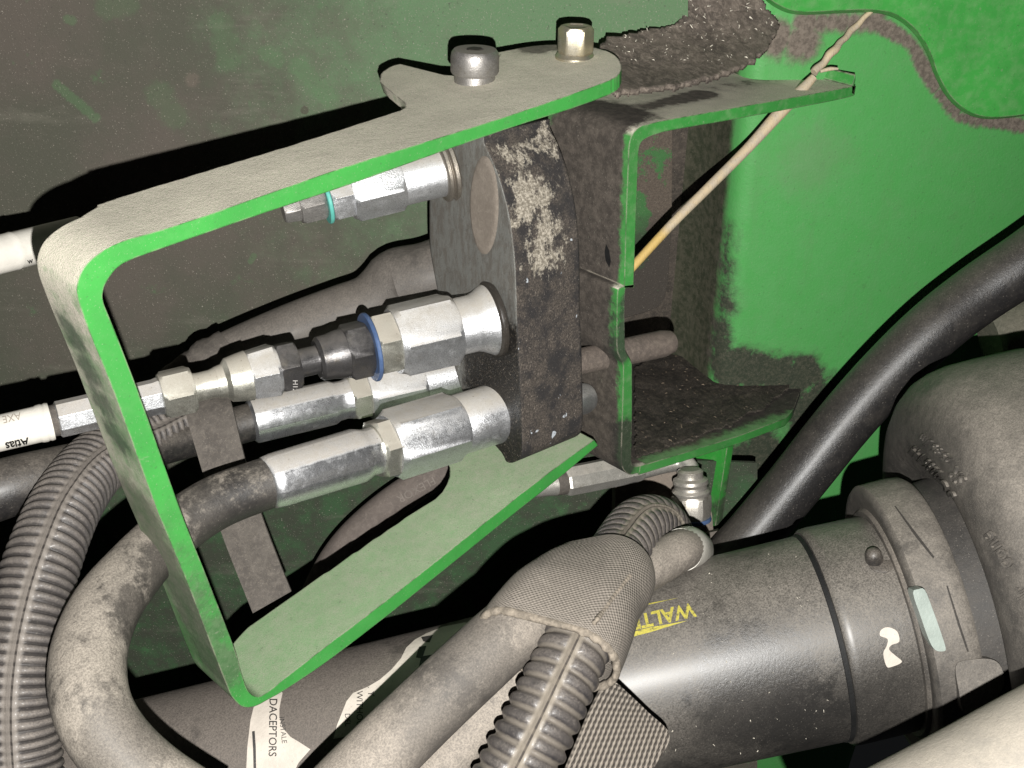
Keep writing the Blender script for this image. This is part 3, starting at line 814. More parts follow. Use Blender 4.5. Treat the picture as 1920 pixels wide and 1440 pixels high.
lathe('dark_collar', ax2, [(594, 36), (600, 42), (618, 43), (632, 46), (648, 47)], DKS, l2)
lathe('adapter_pipe', ax2, [(545, 29), (560, 27), (598, 27), (602, 32)], DKS, l2)
sh = lathe('stamped_hex', ax2, [(518, 50), (557, 50)], DKS, l2, hexa=True, rot=.15)
lathe('zinc_nut', ax2, [(462, 50), (520, 54)], ZN, l2, hexa=True, rot=.22, cut=.9)
lathe('ferrule', ax2, [(405, 30), (420, 33), (428, 42), (450, 46), (466, 48)], ZNG, l2)
lathe('stem', ax2, [(355, 30), (372, 27), (395, 27), (412, 31)], ZNG, l2)
lathe('swivel_nut', ax2, [(302, 47), (362, 47)], ZNG, l2, hexa=True, rot=.30)
lathe('crimp_sleeve', ax2, [(106, 30), (110, 35), (290, 34), (300, 36), (306, 32)], SLV, l2, nside=8, hexa=True, rot=.2, smooth=20)
lathe('hose', ax2, [(-160, 30), (112, 30)], BRN, l2)
wl = lathe('hose_label', ax2, [(-160, 34), (70, 34.5), (74, 36), (82, 36.5), (86, 35), (90, 36.5), (96, 35.5), (97, 32)], WHT, l2)
wv = bvh(wl)
decal('label_lettering', *text2d('Atlas', 22, 52, 820, 167, bold=.6), wv, INK, wl, .0004, 6)
decal('label_print_faint', *text2d('AXE', 19, 38, 774, 167), wv, m_plain('faded_ink', (.3, .26, .22), .6), wl, .0004, 6)
decal('stamped_lettering', *text2d('H125', 13, 549, 712, -72 + 180 - 18 + 0, bold=.1), bvh(sh), m_plain('stamp_fill', (.4, .38, .36), .6), sh, .0003, 5)

# --- upper line, mostly hidden by the top plate
ax1 = Axis((520, 398, .935), (850, 316, .967))
l1 = thing('hydraulic_line', 'upper hydraulic coupling with teal ring, half hidden by the dusty top plate', 'hydraulic line', ax1.at(700))
lathe('coupler_barrel', ax1, [(746, 44), (750, 46), (815, 46), (822, 47), (836, 47)], ZN, l1)
lathe('port_ring', ax1, [(824, 54), (827, 58), (832, 58), (835, 54), (838, 61), (844, 61), (848, 54)], m_zinc('stained_ring', (.4, .36, .31), .4, .4, stain=.8), l1)
lathe('coupler_hex', ax1, [(655, 55), (750, 55)], ZN, l1, hexa=True, rot=.5)
lathe('nut_hex', ax1, [(616, 46), (660, 46)], ZN, l1, hexa=True, rot=.2)
ring('teal_ring', ax1, 611, 45, 3.5, TEAL, l1)
lathe('small_nut', ax1, [(560, 36), (607, 36)], STEEL, l1, hexa=True, rot=.3)
lathe('adapter_end', ax1, [(530, 25), (562, 27)], STEEL, l1, hexa=True, rot=.4)

# --- rear line between the two others
ax3 = Axis((440, 797, 1.01), (900, 690, 1.07))
l3 = thing('hydraulic_line', 'rear hydraulic line with crimp sleeve, partly covered by the blue ringed line', 'hydraulic line', ax3.at(650))
lathe('coupler_barrel', ax3, [(786, 40), (790, 43), (880, 43)], ZN, l3)
lathe('coupler_hex', ax3, [(688, 54), (790, 54)], ZN, l3, hexa=True, rot=.3)
lathe('nut_hex', ax3, [(655, 46), (690, 46)], ZNG, l3, hexa=True, rot=.1)
lathe('crimp_sleeve', ax3, [(470, 38), (475, 44), (620, 43), (630, 38), (645, 37), (657, 40)], SLV, l3, 96, smooth=40, crimp=8)
tube('hose', [(480, 788, 1.015, 36), (420, 805, 1.005, 36), (340, 825, .985, 37), (240, 850, .955, 40), (120, 882, .92, 48), (20, 912, .9, 56), (-80, 945, .89, 58)], RUB, l3)
lathe('oily_end', ax3, [(872, 46), (900, 47)], blk, l3)

# --- lower line
ax4 = Axis((510, 903, .92), (900, 784, 1.0))
l4 = thing('hydraulic_line', 'lower hydraulic line with large crimp sleeve and thick black hose looping down left', 'hydraulic line', ax4.at(650))
lathe('coupler_barrel', ax4, [(846, 54), (850, 57), (905, 57), (926, 57)], ZN, l4)
lathe('coupler_hex', ax4, [(728, 69), (856, 67)], ZN, l4, hexa=True, rot=.52)
lathe('nut_hex', ax4, [(702, 60), (736, 60)], ZNG, l4, hexa=True, rot=.12)
lathe('crimp_sleeve', ax4, [(500, 46), (505, 51), (520, 53), (668, 53), (680, 49), (686, 46), (706, 46)], SLV, l4, 96, smooth=40, crimp=8)
tube('hose', [(530, 897, .925, 48), (480, 913, .918, 49), (400, 945, .905, 51), (320, 1000, .885, 53), (255, 1065, .855, 58), (195, 1145, .825, 66), (165, 1235, .80, 72), (172, 1325, .78, 74), (215, 1400, .775, 74), (290, 1470, .775, 74), (400, 1540, .775, 74)],
     m_rubber('loop_hose_rubber', (.022, .02, .019), .75, .38, (.34, .3, .25), .5, up_lo=-.35, up_hi=.5, patch=.75, coat=.04, scuff=.8, worn=[(P(480, 930, .92), .05, .85), (P(400, 975, .90), .05, .85), (P(290, 1075, .85), .035, .8), (P(240, 1150, .82), .03, .7), (P(230, 1390, .76), .04, .5)]), l4)

# ---- rubber boot and tapering taped hose behind
boot = tube('rubber_boot', [(905, 500, 1.035, 74), (870, 505, 1.035, 72), (835, 510, 1.04, 68), (800, 520, 1.04, 66), (755, 532, 1.045, 70), (735, 540, 1.045, 66), (718, 552, 1.045, 58), (690, 570, 1.045, 54), (640, 588, 1.045, 54), (560, 618, 1.045, 54), (480, 650, 1.04, 52), (405, 680, 1.035, 48)], m_rubber('boot_rubber', (.045, .041, .038), .45, .42, (.16, .14, .12), .5, up_lo=-.3, up_hi=.8, patch=.35, coat=.08, spk=.3), None)
tag(boot, 'brown dusty rubber boot tapering from the coupler block to a hose', 'rubber boot')
tail = tube('frayed_wrap', [(430, 668, 1.035, 50), (395, 684, 1.03, 50), (370, 697, 1.03, 44), (335, 712, 1.03, 36), (312, 722, 1.03, 28), (300, 728, 1.03, 16)], BRN, None, rfun=lambda r, s, t: r * (1 + .05 * math.sin(t * 5 + s * 400)))
tag(tail, 'frayed brown wrap end sticking out behind the swivel nut', 'hose wrap')

# ---- flat strap hanging down across the loop
def strip(name, left, right, th, mat, parent=None):
    L = [PP(p) for p in catmull(left, 5)]; R = [PP(p) for p in catmull(right, 5)]
    V, Fc = [], []
    U = []
    for i, (a, b) in enumerate(zip(L, R)):
        nn = nrm((b - a).cross(L[min(i + 1, len(L) - 1)] - L[max(i - 1, 0)]))
        if nn.dot(FWD) > 0: nn = -nn
        for k in range(9):
            q = a.lerp(b, k / 8); V.append(q); U.append((k / 8 * (b - a).length, i * .004))
        for k in range(9):
            q = a.lerp(b, k / 8); V.append(q - nn * th); U.append((k / 8 * (b - a).length, i * .004))
    n = len(L)
    for i in range(n - 1):
        o = i * 18; e = o + 18
        for k in range(8):
            Fc += [(o + k, o + k + 1, e + k + 1, e + k), (o + 9 + k, e + 9 + k, e + 10 + k, o + 10 + k)]
        Fc += [(o, e, e + 9, o + 9), (o + 8, o + 17, e + 17, e + 8)]
    for k in range(8):
        Fc += [(k, k + 9, k + 10, k + 1)]; o = (n - 1) * 18; Fc += [(o + k, o + k + 1, o + k + 10, o + k + 9)]
    return mk(name, V, Fc, mat, parent, 30, U)
st = strip('rubber_strap', [(340, 735, .985), (352, 790, .965), (378, 880, .96), (410, 985, .97), (440, 1065, .98), (474, 1150, .985)], [(425, 725, .985), (437, 770, .965), (460, 865, .96), (490, 965, .97), (520, 1045, .98), (546, 1109, .985)], .003, BRN)
tag(st, 'flat brown rubber strap hanging down between the hydraulic lines', 'strap')
# ---- short white hose end far left
wa = Axis((-60, 492, .9), (55, 463, .93))
wh = thing('white_hose', 'white sleeved hose end entering behind the loop bracket at left', 'hose', wa.at(0))
o = lathe('sleeve', wa, [(-120, 36), (20, 36), (24, 37), (28, 35.5), (150, 34)], WHT, wh)
decal('print', *text2d('w', 14, 52, 494, -14, bold=.3), bvh(o), INK, wh, .0004, 5)

# ---- brown hose seen through the loop, low
fo_ = tube('flexible_hose', [(860, 862, 1.16, 20), (836, 880, 1.155, 29), (790, 905, 1.15, 30), (720, 955, 1.15, 31), (660, 1010, 1.155, 31), (620, 1065, 1.16, 31), (590, 1130, 1.17, 31), (575, 1200, 1.18, 31)], m_grime('hose_brown_film', (.13, .108, .095), (.16, .135, .118), (.105, .088, .078), bumpd=.0005), None)
tag(fo_, 'dull brown hose curving down behind the lower hydraulic line', 'hose')
decal('hose_lettering', *text2d('FLEXOR', 21, 812, 893, 151, sx=1.05), bvh(fo_), m_plain('faint_print', (.16, .138, .12), .8), fo_, .0003, 6)

# ================================================================== STEEL PIPE AND ELBOW UNDER THE CHANNEL
pp = Axis((1015, 912, 1.11), (1210, 873, 1.145))
pipe = thing('steel_pipe', 'bright steel pipe with elbow and banded union below the channel bracket', 'pipe', pp.at(1100))
PZ = m_zinc('clean_pipe', (.8, .77, .7), .34, .45, (.4, .36, .3), .75, .55, .95, .4, .35)
lathe('pipe_end', pp, [(985, 17), (1020, 20), (1045, 23)], PZ, pipe)
lathe('brown_band', pp, [(1040, 23), (1062, 24)], BRN, pipe)
lathe('pipe_body', pp, [(1058, 27), (1062, 29), (1186, 29), (1200, 26)], PZ, pipe, hexa=True, nside=8, smooth=20)
tube('elbow', [(1190, 880, 1.142, 22), (1240, 870, 1.145, 19), (1275, 866, 1.145, 18), (1292, 876, 1.14, 18), (1296, 900, 1.135, 18)], PZ, pipe)
class PVAx(VAx): pass
eb = P(1297, 960, 1.125); vx = VAx(eb, UP * .96 - RIGHT * .06 - FWD * .2)
u = 1.15 / F
ELB = m_zinc('dull_union', (.50, .47, .42), .38, .4, (.26, .23, .19), .65, .5, .95, .5, .7)
vlathe('union_nut', vx, [(-14 * u, 36 * u), (8 * u, 37 * u), (30 * u, 37 * u), (36 * u, 33 * u)], ELB, pipe, hexa=True, rot=.3, lim=(.9, 0, 0, .9))
vlathe('union_rings', vx, [(34 * u, 34 * u), (40 * u, 35 * u), (45 * u, 31 * u), (50 * u, 30 * u), (56 * u, 33 * u), (62 * u, 32 * u), (66 * u, 24 * u), (72 * u, 23 * u), (78 * u, 24 * u), (82 * u, 18 * u)], ELB, pipe, 40, smooth=25)
vlathe('blue_ring', vx, [(-17 * u, 35 * u), (-14 * u, 36 * u), (-10 * u, 35 * u)], BLUE, pipe, 40)
bm_ = m_grime('mount_block_dust', (.17, .14, .115), (.22, .185, .15), (.12, .1, .085), bumpd=.001)
mb = prism('mounting_block', [P(x, y, 1.165) for x, y in ((1154, 850), (1240, 850), (1290, 862), (1312, 888), (1326, 925), (1335, 965), (1338, 1000), (1338, 1100), (1154, 1100))], FWD * .05, bm_, None, 30)
tag(mb, 'dusty brown mounting block with rounded shoulder behind the elbow union', 'mounting block')
prism('block_ledge', [P(x, y, 1.163) for x, y in ((1306, 1001), (1346, 991), (1346, 1100), (1306, 1100))], -FWD * .012, m_plain('ledge_dust', (.10, .086, .072), .8), mb)

# ================================================================== BLACK TUBE
bt = tube('black_tube', [(2010, 430, 1.110, 60), (1930, 488, 1.110, 59), (1830, 555, 1.115, 57), (1745, 622, 1.115, 56), (1660, 705, 1.120, 55), (1580, 795, 1.125, 54), (1500, 895, 1.130, 53), (1430, 980, 1.135, 52), (1360, 1060, 1.135, 52), (1280, 1150, 1.135, 52)],
          m_rubber('tube_black', (.018, .017, .017), .38, .06, (.14, .122, .10), .33, up_lo=.25, up_hi=.95, patch=.3), None)
tag(bt, 'smooth black rubber tube running diagonally in front of the green column', 'tube')

# ---- dry straw stalk through the bracket hole
def straw_mat():
    n = NT('dry_straw'); a = n.noise(90, 5, .7); f = n.noise(900, 3, .6, stretch=(1, 1, .2))
    c = n.mix(n.mr(a, .35, .65), (.50, .40, .26), (.42, .36, .28))
    y = n.mr(n.blob(P(1195, 490, 1.08), .045), .15, .45); c = n.mix(y, c, (.52, .36, .12))
    return n.done(n.mix(n.mul(n.mr(f, .5, .7), .4), c, (.25, .2, .14)), .6, 0, n.bump(f, .0006, .5), .3)
SM = straw_mat()
straw = thing('straw_stalk', 'dry straw stalk poking through the hole in the channel bracket flange', 'straw', P(1190, 497, 1.06))
tube('lower_stalk', [(1180, 508, 1.07, 8), (1192, 494, 1.07, 8.5), (1260, 420, 1.075, 9), (1330, 350, 1.08, 9.5), (1400, 280, 1.085, 10), (1450, 225, 1.085, 12), (1478, 194, 1.085, 13), (1500, 172, 1.085, 11), (1530, 140, 1.085, 7)], SM, straw, .003, 10)
tube('upper_stalk', [(1526, 136, 1.088, 8), (1545, 116, 1.09, 7), (1562, 96, 1.09, 8), (1580, 76, 1.095, 6), (1600, 54, 1.1, 6.5), (1622, 32, 1.1, 5), (1660, -8, 1.1, 4.5), (1700, -50, 1.1, 4)], SM, straw, .002, 10, rfun=lambda r, s, t: r * (1 + .18 * math.sin(s * 420) * math.cos(t)))
tube('husk', [(1538, 134, 1.088, 3), (1556, 129, 1.088, 4), (1574, 129, 1.088, 2)], SM, straw, .002, 8)

# ================================================================== CORRUGATED CONDUITS
def corr(pitch, amp, gap=.2):
    def f(r, s, th):
        c = .5 + .5 * math.cos(2 * math.pi * s / pitch)
        prof = 1 - (1 - c) ** 2.2
        d = abs((th + math.pi) % (2 * math.pi) - math.pi)
        k = min(1, max(0, (d - gap * .6) / (gap * .8)))
        lip = .045 if gap * .22 < d < gap * .62 else (-.05 if d <= gap * .22 else 0)
        return r * (1 - amp + amp * prof * k + lip + (.4 * amp * (1 - k)))
    return f
def cond_mat(name, pitch, ridge, groove, seamc, dusty, rough=.38, gap=.2):
    """split conduit: own colours for ridges, grooves and seam, with dust over the ridges"""
    n = NT(name); u = n.uv(); sp = n.N.new('ShaderNodeSeparateXYZ'); n.L(u, sp.inputs[0])
    cs_ = n.math('COSINE', n.mul(sp.outputs[1], 2 * math.pi / pitch))
    gr = n.mr(n.add(cs_, n.mul(n.add(n.noise(260, 4, .7), -.5), .9)), -.1, -.85)
    th = n.mul(sp.outputs[0], 1 / .02); d = n.math('MINIMUM', th, n.math('SUBTRACT', 2 * math.pi, th))
    sm_ = n.mr(d, gap * 1.2, gap * .7)
    big = n.noise(30, 6, .7); fine = n.noise(900, 4, .75); mid = n.noise(140, 5, .7)
    up = n.mr(n.nz(), -.4, .7)
    dm = n.math('ADD', n.mul(up, .35), n.add(n.mul(n.add(big, -.5), 1.1), n.add(n.mul(n.add(mid, -.5), .8), dusty)), True)
    dm = n.mul(dm, n.mr(fine, .35, .62, .45, 1))
    c = n.mix(dm, ridge, (.23, .2, .172)); c = n.mix(n.mul(gr, .85), c, groove); c = n.mix(n.mul(sm_, .7), c, seamc)
    c = specks(n, c, .35)
    n.b.inputs['Coat Weight'].default_value = .12; n.b.inputs['Coat Roughness'].default_value = .25
    return n.done(c, n.mixf(dm, rough, .85), 0, n.bump(n.add(n.mul(fine, .5), n.mul(mid, .5)), .0012, .5), .45)
CD1 = cond_mat('conduit_grey', .0057, (.05, .046, .046), (.028, .025, .024), (.2, .177, .155), .22)  # dark groove colour stands in for the shade between the ridges
c1 = tube('corrugated_conduit', [(360, 770, 1.0, 46), (300, 800, .98, 50), (235, 832, .955, 56), (175, 875, .92, 62), (125, 945, .885, 67), (88, 1030, .86, 71), (60, 1120, .845, 74), (40, 1220, .835, 77), (32, 1320, .83, 79), (36, 1420, .83, 80), (45, 1520, .83, 80)], CD1, None, .0009, 90, corr(.0057, .10), True, nrm(-FWD + RIGHT * .15), 60)
tag(c1, 'dusty grey corrugated split conduit running down at the far left', 'conduit')

# ---- drive shaft guard
axs = Axis((100, 1519, .99), (1600, 1181, .99), up=-FWD)
BLKP = m_rubber('guard_black_plastic', (.02, .019, .018), .5, .32, (.21, .188, .16), .27, up_lo=-.1, up_hi=.9, patch=.42, spk=.4, coat=.5, gran=.65, scuff=.5, worn=[(P(1420, 1300, .93), .07, .7), (P(1500, 1340, .94), .05, .7), (P(1640, 1290, .93), .05, .5)])
BRNP = m_rubber('guard_dusty_plastic', (.03, .027, .025), .5, .55, (.16, .137, .117), .5, up_lo=-.2, up_hi=.8, patch=.2, spk=.4, coat=0)
GRYP = m_rubber('guard_grey_dust', (.042, .039, .036), .62, .2, (.245, .217, .183), .45, up_lo=-.1, up_hi=.9, patch=.5, spk=.4, coat=.06, scuff=.7)
guard = thing('drive_shaft_guard', 'large black plastic drive shaft guard tube with dusty flared cone at right', 'shaft guard', axs.at(900))
seg_l = lathe('rear_tube', axs, [(-200, 158), (250, 166), (1090, 182)], BRNP, guard, 96)
seg_r = lathe('front_tube', axs, [(1085, 187), (1150, 188), (1555, 194)], BLKP, guard, 96)
lathe('tube_groove', axs, [(1532, 191), (1534, 195.5), (1545, 195.5), (1546, 191)], blk, guard, 96)
col2 = lathe('collar', axs, [(1541, 192), (1543, 200), (1548, 204), (1560, 205), (1640, 204), (1668, 202), (1686, 198), (1692, 190)], BLKP, guard, 96)
lathe('rubber_lip', axs, [(1660, 196), (1662, 212), (1668, 218), (1690, 222), (1705, 222)], m_rubber('lip_rubber', (.03, .028, .026), .5, .35, DUSTD, .5), guard, 96)
bell = lathe('clamp_ring', axs, [(1668, 220), (1664, 240), (1666, 254), (1672, 260), (1690, 261), (1722, 262), (1742, 260), (1750, 254), (1752, 225)], GRYP, guard, 96, smooth=40)
lathe('dark_groove', axs, [(1735, 236), (1800, 246)], m_rubber('groove_dirt', (.03, .028, .026), .2, .15, (.1, .088, .075), .6, coat=0), guard, 96)
cone = lathe('flared_cone', axs, [(1812, 226), (1796, 248), (1786, 274), (1776, 300), (1771, 322), (1774, 350), (1785, 382), (1803, 408), (1827, 428), (1852, 438), (1882, 444), (1930, 446), (2010, 446), (2120, 430)], GRYP, guard, 128, smooth=50)
# writing on the guard
def worn_yellow():
    n = NT('yellow_print'); a = n.noise(260, 6, .75); b = n.noise(800, 3, .7)
    c = n.mix(n.mr(b, .3, .7), (.5, .44, .07), (.36, .32, .07)); c = n.mix(n.mul(n.mr(a, .5, .62), .75), c, (.07, .062, .045))
    return n.done(c, .55, 0, n.bump(b, .0006, .4), .4)
YEL = worn_yellow()
rv = bvh(seg_r)
decal('brand_print', *text2d('WALTERS', 37, 1300, 1131, 167.5, bold=1.0, sx=1.0), rv, YEL, seg_r, .0004, 7)
decal('print_underline', *poly2d([(1290, 1164), (1219, 1186), (1150, 1204), (1150, 1194), (1219, 1177)]), rv, YEL, seg_r, .0004, 9)
decal('print_overline', *poly2d([(1275, 1121), (1219, 1134), (1150, 1149), (1150, 1147), (1219, 1131.5)]), rv, YEL, seg_r, .0004, 9)
lv = bvh(seg_l)
PAPER = m_plain('torn_paper', (.50, .45, .39), .6, var=.1, spk=.25)
pa1 = [(462, 1440), (464, 1400), (470, 1350), (476, 1326), (500, 1312), (515, 1300), (522, 1288), (530, 1300), (526, 1318), (524, 1330), (524, 1345), (530, 1365), (545, 1382), (562, 1392), (582, 1405), (560, 1430), (540, 1470), (470, 1490)]
decal('torn_label', *poly2d(pa1), lv, PAPER, seg_l, .0003, 10)
pa2 = [(625, 1386), (632, 1360), (640, 1340), (650, 1315), (662, 1300), (690, 1288), (712, 1275), (735, 1255), (752, 1235), (762, 1215), (778, 1200), (800, 1188), (830, 1176), (870, 1168), (900, 1170), (860, 1250), (760, 1320), (700, 1370)]
decal('torn_label', *poly2d(pa2), lv, PAPER, seg_l, .0003, 10)
PINK = m_plain('label_ink', (.035, .032, .03), .6, spk=.5)
decal('label_lettering', *text2d('DACEPTORS', 21, 506, 1310, 91, bold=.2, sx=.92), lv, PINK, seg_l, .0006, 6)
decal('label_lettering', *text2d('INSTALE', 14, 524, 1345, 84, sx=.95), lv, PINK, seg_l, .0006, 6)
decal('label_lettering', *text2d('WITHOUT', 17, 669, 1296, 90, sx=.95), lv, PINK, seg_l, .0006, 6)
decal('label_lettering', *text2d('. Y.', 17, 690, 1288, 88), lv, PINK, seg_l, .0006, 6)
decal('label_lettering', *text2d('DEL', 14, 647, 1338, 88), lv, PINK, seg_l, .0006, 6)
decal('label_print', *poly2d([(473, 1372), (478, 1371), (480, 1400), (481, 1460), (476, 1460), (475, 1410)]), lv, PINK, seg_l, .0006, 8)
for q in ([(790, 1196), (812, 1192), (806, 1206), (794, 1204)], [(786, 1214), (800, 1212), (792, 1236), (780, 1234)], [(790, 1232), (812, 1228), (800, 1254), (784, 1258)]):
    decal('label_print', *poly2d(q), lv, PINK, seg_l, .0006, 8)
cv = bvh(col2)
decal('white_sticker', *poly2d(smooth_poly([(1652, 1181), (1665, 1176), (1682, 1184), (1686, 1203), (1672, 1209), (1667, 1218), (1680, 1230), (1691, 1241), (1672, 1250), (1662, 1249), (1656, 1225), (1662, 1212), (1664, 1198), (1650, 1192)], 3)), cv, PAPER, col2, .0003, 8)
# moulded letters on the cone, upside down
kv = bvh(cone); EMB = GRYP
def emboss(s, size, x, y, a, sx=1.): decal('moulded_lettering', *text2d(s, size, x, y, a, ext=.001, bold=.2, sx=sx), kv, EMB, cone, -.0001, 7)
emboss('SC', 36, 1796, 930, 232); emboss('SR', 34, 1816, 900, 232, .9)
emboss('2286 144', 24, 1770, 886, 224, .82); emboss('25-86 ./m', 23, 1790, 858, 218, .82)
emboss('cone', 42, 1905, 1058, 236, .95); emboss('air', 42, 1945, 1130, 240)
# grease nipple on the collar
gp, gn = hit(cv, 1652, 1052); gp = gp - gn * .002
class Q(VAx): pass
vx = VAx(gp, nrm(gn + UP * .15)); u = .935 / F
KB = m_rubber('knob_plastic', (.014, .013, .013), .35, .1, DUSTD, .25)
vlathe('knob_base', vx, [(0, 27 * u), (3 * u, 27 * u), (6 * u, 22 * u)], KB, guard, 36)
vx2 = VAx(gp - RIGHT * 12 * u + UP * 6 * u, nrm(gn - RIGHT * .25 + UP * .1))
vlathe('knob', vx2, [(0, 17 * u), (14 * u, 16 * u), (22 * u, 13 * u), (27 * u, 7 * u), (28 * u, 1 * u)], KB, guard, 32, smooth=60)
# pale release tab between collar and clamp ring
TAB = m_plain('pale_tab', (.27, .31, .28), .4, var=.08, spk=.15)
tb = [(1712, 1112), (1722, 1105), (1734, 1106), (1748, 1140), (1764, 1185), (1773, 1214), (1770, 1221), (1754, 1219), (1742, 1200), (1726, 1155)]
prism('release_tab', [P(x, y, .888) for x, y in smooth_poly(tb, 3)], FWD * .012, TAB, guard, 40)
# rib lines and lug on the clamp ring
bv = bvh(bell); GRV = m_plain('groove_shade', (.035, .031, .027), .8)
for q in ([(1676, 948), (1680, 950), (1752, 1044), (1750, 1048), (1716, 1006)], [(1774, 1098), (1777, 1098), (1800, 1170), (1817, 1222), (1813, 1222), (1796, 1172)]):
    decal('moulded_groove', *poly2d(q), bv, GRV, bell, .0002, 10)
lug = smooth_poly([(1792, 1250), (1812, 1238), (1858, 1236), (1878, 1252), (1882, 1285), (1860, 1318), (1826, 1338), (1806, 1334), (1798, 1295)], 3)
prism('clamp_lug', [P(x, y, .893) for x, y in lug], FWD * .03, GRYP, guard, 30)

# ---- pale dusty cover in the lower right corner
ca = tube('dusty_cover', [(1580, 1690, .74, 190), (1722, 1617, .74, 190), (1862, 1548, .74, 194), (2002, 1476, .74, 198), (2150, 1400, .74, 200)], m_rubber('pale_cover', (.25, .23, .2), .4, .6, (.36, .32, .265), .6, patch=.25, spk=.3, coat=0), None, .006, 90)
tag(ca, 'pale dusty rounded cover edge in the lower right corner', 'cover')
# ---- grey clamp end beyond the column at right
gc = lathe('pipe_clamp', Axis((1858, 640, 1.24), (2000, 600, 1.24)), [(1856, 60), (1864, 66), (1920, 66), (1990, 66)], m_grime('clamp_dust', (.14, .13, .10), (.18, .165, .13), (.1, .095, .075)), None, 40)
tag(gc, 'grey green pipe clamp behind the right edge of the column', 'clamp')

# ================================================================== HOSE AND CONDUIT TIED TOGETHER
h5 = thing('thick_hose', 'thick dusty hose rising from the bottom into the woven wrap', 'hose', P(700, 1420, 0.830))
tube('hose', [(540, 1610, 0.815, 72), (620, 1510, 0.817, 71), (710, 1418, 0.822, 70), (800, 1330, 0.828, 68), (890, 1245, 0.838, 67), (960, 1182, 0.850, 65), (1030, 1130, 0.875, 60), (1100, 1105, 0.900, 52), (1170, 1085, 0.925, 46), (1235, 1055, 0.945, 41), (1280, 1030, 0.965, 39), (1300, 1030, 1.010, 36), (1306, 1060, 1.060, 34)], RUBD, h5)
hx = [(1278, 1031, 0.965, 40.5), (1290, 1027, 0.980, 40.5), (1301, 1031, 1.010, 37.5)]
tube('white_tape', hx, WHT, h5, .002)
tube('second_hose', [(700, 1600, 0.850, 60), (800, 1470, 0.855, 58), (880, 1370, 0.860, 56), (960, 1280, 0.870, 52), (1020, 1200, 0.890, 45)], RUBD, h5)
CD2 = cond_mat('conduit_black', .0092, (.03, .028, .03), (.16, .14, .117), (.27, .235, .19), .05, .3)
c2 = tube('corrugated_conduit', [(1275, 1110, 1.060, 42), (1268, 1040, 1.045, 46), (1240, 985, 1.010, 50), (1200, 985, 0.970, 54), (1165, 1030, 0.930, 57), (1130, 1100, 0.880, 62), (1090, 1190, 0.845, 66), (1050, 1275, 0.828, 70), (1010, 1360, 0.817, 73), (965, 1450, 0.810, 75), (915, 1550, 0.805, 76)], CD2, None, .0009, 90, corr(.0092, .12), True, nrm(-FWD + UP * .25 - RIGHT * .1), 60)
tag(c2, 'black corrugated split conduit curving through the woven wrap', 'conduit')
# woven wrap: a sleeve pulled round both
WV = m_rubber('woven_wrap', (.09, .08, .07), .4, .66, (.27, .236, .2), .75, up_lo=-.3, up_hi=.8, weave=2400, patch=.3, spk=.35, coat=0, scuff=.3)
wrap = thing('woven_wrap', 'dusty woven fabric wrap holding hose and conduit together with its loose ribbed tail', 'fabric wrap', P(1050, 1200, 0.840))
st_ = [((972, 1188, 0.843, 74), (1078, 1246, 0.822, 78)), ((992, 1162, 0.852, 76), (1088, 1215, 0.832, 79)), ((1025, 1130, 0.868, 76), (1105, 1170, 0.850, 78)), ((1060, 1105, 0.886, 74), (1125, 1125, 0.872, 75)), ((1088, 1092, 0.902, 75), (1143, 1092, 0.892, 76)), ((1098, 1086, 0.910, 74), (1148, 1078, 0.902, 75))]
st_ = catmull([a + b for a, b in st_], 5)
V, Fc, U, S = [], [], [], 72
mids = [(P(*t[0:3]) + P(*t[4:7])) / 2 for t in st_]
T, N = frames(mids); rim = []
for i, t in enumerate(st_):
    a, b = P(*t[0:3]), P(*t[4:7]); ra, rb_ = t[3] * t[2] / F, t[7] * t[6] / F
    bi = T[i].cross(N[i])
    for k in range(S):
        th = 2 * math.pi * k / S; e = N[i] * math.cos(th) + bi * math.sin(th)
        pa_, pb_ = a + e * ra, b + e * rb_
        q = pa_ if pa_.dot(e) > pb_.dot(e) else pb_
        q = q - T[i] * (q - mids[i]).dot(T[i])
        arc = 0 if k == 0 else arc + (q - V[-1]).length
        q = q + e * (.0013 * mnoise.noise(q * 30))
        V.append(q); U.append((arc, i * .0045))
    if i == 0: rim = V[:S]
n = len(st_)
for i in range(n - 1):
    for k in range(S): Fc.append((i * S + k, i * S + (k + 1) % S, (i + 1) * S + (k + 1) % S, (i + 1) * S + k))
wo = mk('sleeve', V, Fc, WV, wrap, 60, U)
md = wo.modifiers.new('thick', 'SOLIDIFY'); md.thickness = .002; md.offset = 1
HEM = m_plain('hem_thread', (.2, .17, .135), .85, var=.35, bumps=.7, spk=.5, scale=4)
V, Fc = [], []; S2 = 8
for k in range(S):
    p = rim[k]; d = nrm(rim[(k + 1) % S] - rim[k - 1]) if (rim[(k + 1) % S] - rim[k - 1]).length > 1e-6 else AX
    e1_ = nrm(T[0]); e2_ = nrm(d.cross(e1_))
    for j in range(S2):
        a = 2 * math.pi * j / S2; V.append(p + (e1_ * math.cos(a) * (1.3 + .5 * math.sin(k * 1.7)) + e2_ * math.sin(a)) * .0023)
for k in range(S):
    for j in range(S2): Fc.append((k * S2 + j, k * S2 + (j + 1) % S2, ((k + 1) % S) * S2 + (j + 1) % S2, ((k + 1) % S) * S2 + j))
mk('hem', V, Fc, HEM, wrap, 60)
wtree = bvh(wo)
sp_ = []
for x, y in ((1098, 1192), (1112, 1172), (1130, 1148), (1148, 1122), (1164, 1100), (1178, 1082)):
    p_, n_ = hit(wtree, x, y)
    if p_ is not None: sp_.append((*proj(p_ + n_ * .0012), depth(p_ + n_ * .0012), 4.2))
tube('stitched_seam', sp_, HEM, wrap, .0008, 10, rfun=lambda r, s, t: r * (1 + .3 * math.sin(s * 1900)))
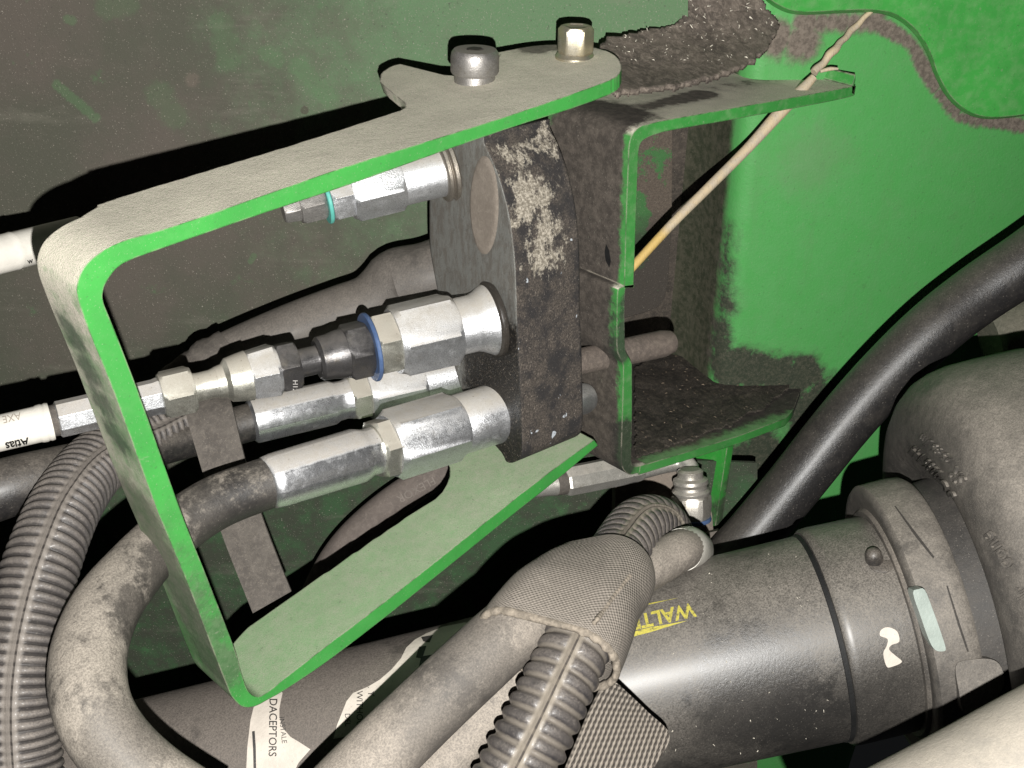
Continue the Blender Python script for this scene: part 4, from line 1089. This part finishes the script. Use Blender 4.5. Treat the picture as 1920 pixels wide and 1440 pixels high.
def velcro():
    n = NT('ribbed_velcro'); u = n.uv(); sp = n.N.new('ShaderNodeSeparateXYZ'); n.L(u, sp.inputs[0])
    a = n.math('SINE', n.mul(sp.outputs[0], 1700)); z = n.math('SINE', n.add(n.mul(sp.outputs[1], 1500), n.mul(n.math('ABSOLUTE', a), 2.0)))
    f = n.noise(1200, 3, 0.760)
    c = n.mix(n.mr(n.add(a, n.mul(z, .5)), -.9, .9), (.06, .052, .045), (.28, .245, .205)); c = specks(n, c, .6)
    return n.done(c, .9, 0, n.bump(n.add(n.mul(a, .5), n.add(n.mul(z, .3), n.mul(f, .5))), .0012, .8), .2)
strip('ribbed_tail', [(1140, 1270, 0.850), (1110, 1330, 0.836), (1085, 1390, 0.828), (1060, 1450, 0.825), (1040, 1500, 0.825)], [(1160, 1283, 0.855), (1215, 1335, 0.860), (1256, 1380, 0.863), (1226, 1440, 0.855), (1200, 1500, 0.850)], .0025, velcro(), wrap)

# ================================================================== LITTER
def litter(name, tree, region, count, cols, size, label, seed=1, lift=0):
    rnd = random.Random(seed); V, Fc = [], []
    x0, y0, x1, y1 = region
    for _ in range(count):
        px, py = rnd.uniform(x0, x1), rnd.uniform(y0, y1)
        p, n = hit(tree, px, py)
        if p is None: continue
        p = p + n * lift
        a = rnd.uniform(0, math.pi); t = nrm(n.orthogonal()); b = n.cross(t); d = t * math.cos(a) + b * math.sin(a); e = n.cross(d)
        L = size * rnd.uniform(.4, 1.6); wd = L * rnd.uniform(.06, .16) + .0001; h = n * rnd.uniform(.0003, .001)
        tip = n * rnd.uniform(-.0002, .0012)
        i = len(V); V += [p + h - d * L / 2 - e * wd, p + h * 1.4 - d * L / 2 + e * wd, p + h + d * L / 2 + e * wd * .5 + tip, p + h + d * L / 2 - e * wd * .5 + tip, p + h * 2 + n * .0002]
        Fc += [(i, i + 1, i + 4), (i + 1, i + 2, i + 4), (i + 2, i + 3, i + 4), (i + 3, i, i + 4)]
    o = mk(name, V, Fc, cols); tag(o, label, kind='stuff'); return o
CHAFF = m_plain('chaff', (.15, .115, .08), .8, var=.5, spk=0, scale=8)
PALEF = m_plain('pale_fleck', (.52, .48, .4), .8, var=.3, spk=0, scale=8)
chv = bvh(cd)
litter('chaff', chv, (1190, 640, 1500, 885), 230, CHAFF, .0022, 'chaff and hay bits lying on the lower bracket flange', 3, .0015)
litter('chaff', bvh(cr), (1130, 0, 1450, 130), 160, PALEF, .002, 'pale flecks caught in the dirt crust', 5, .004)
litter('dust_flecks', rv, (1180, 1010, 1560, 1420), 70, PALEF, .0009, 'pale dust flecks on the black guard tube', 8)
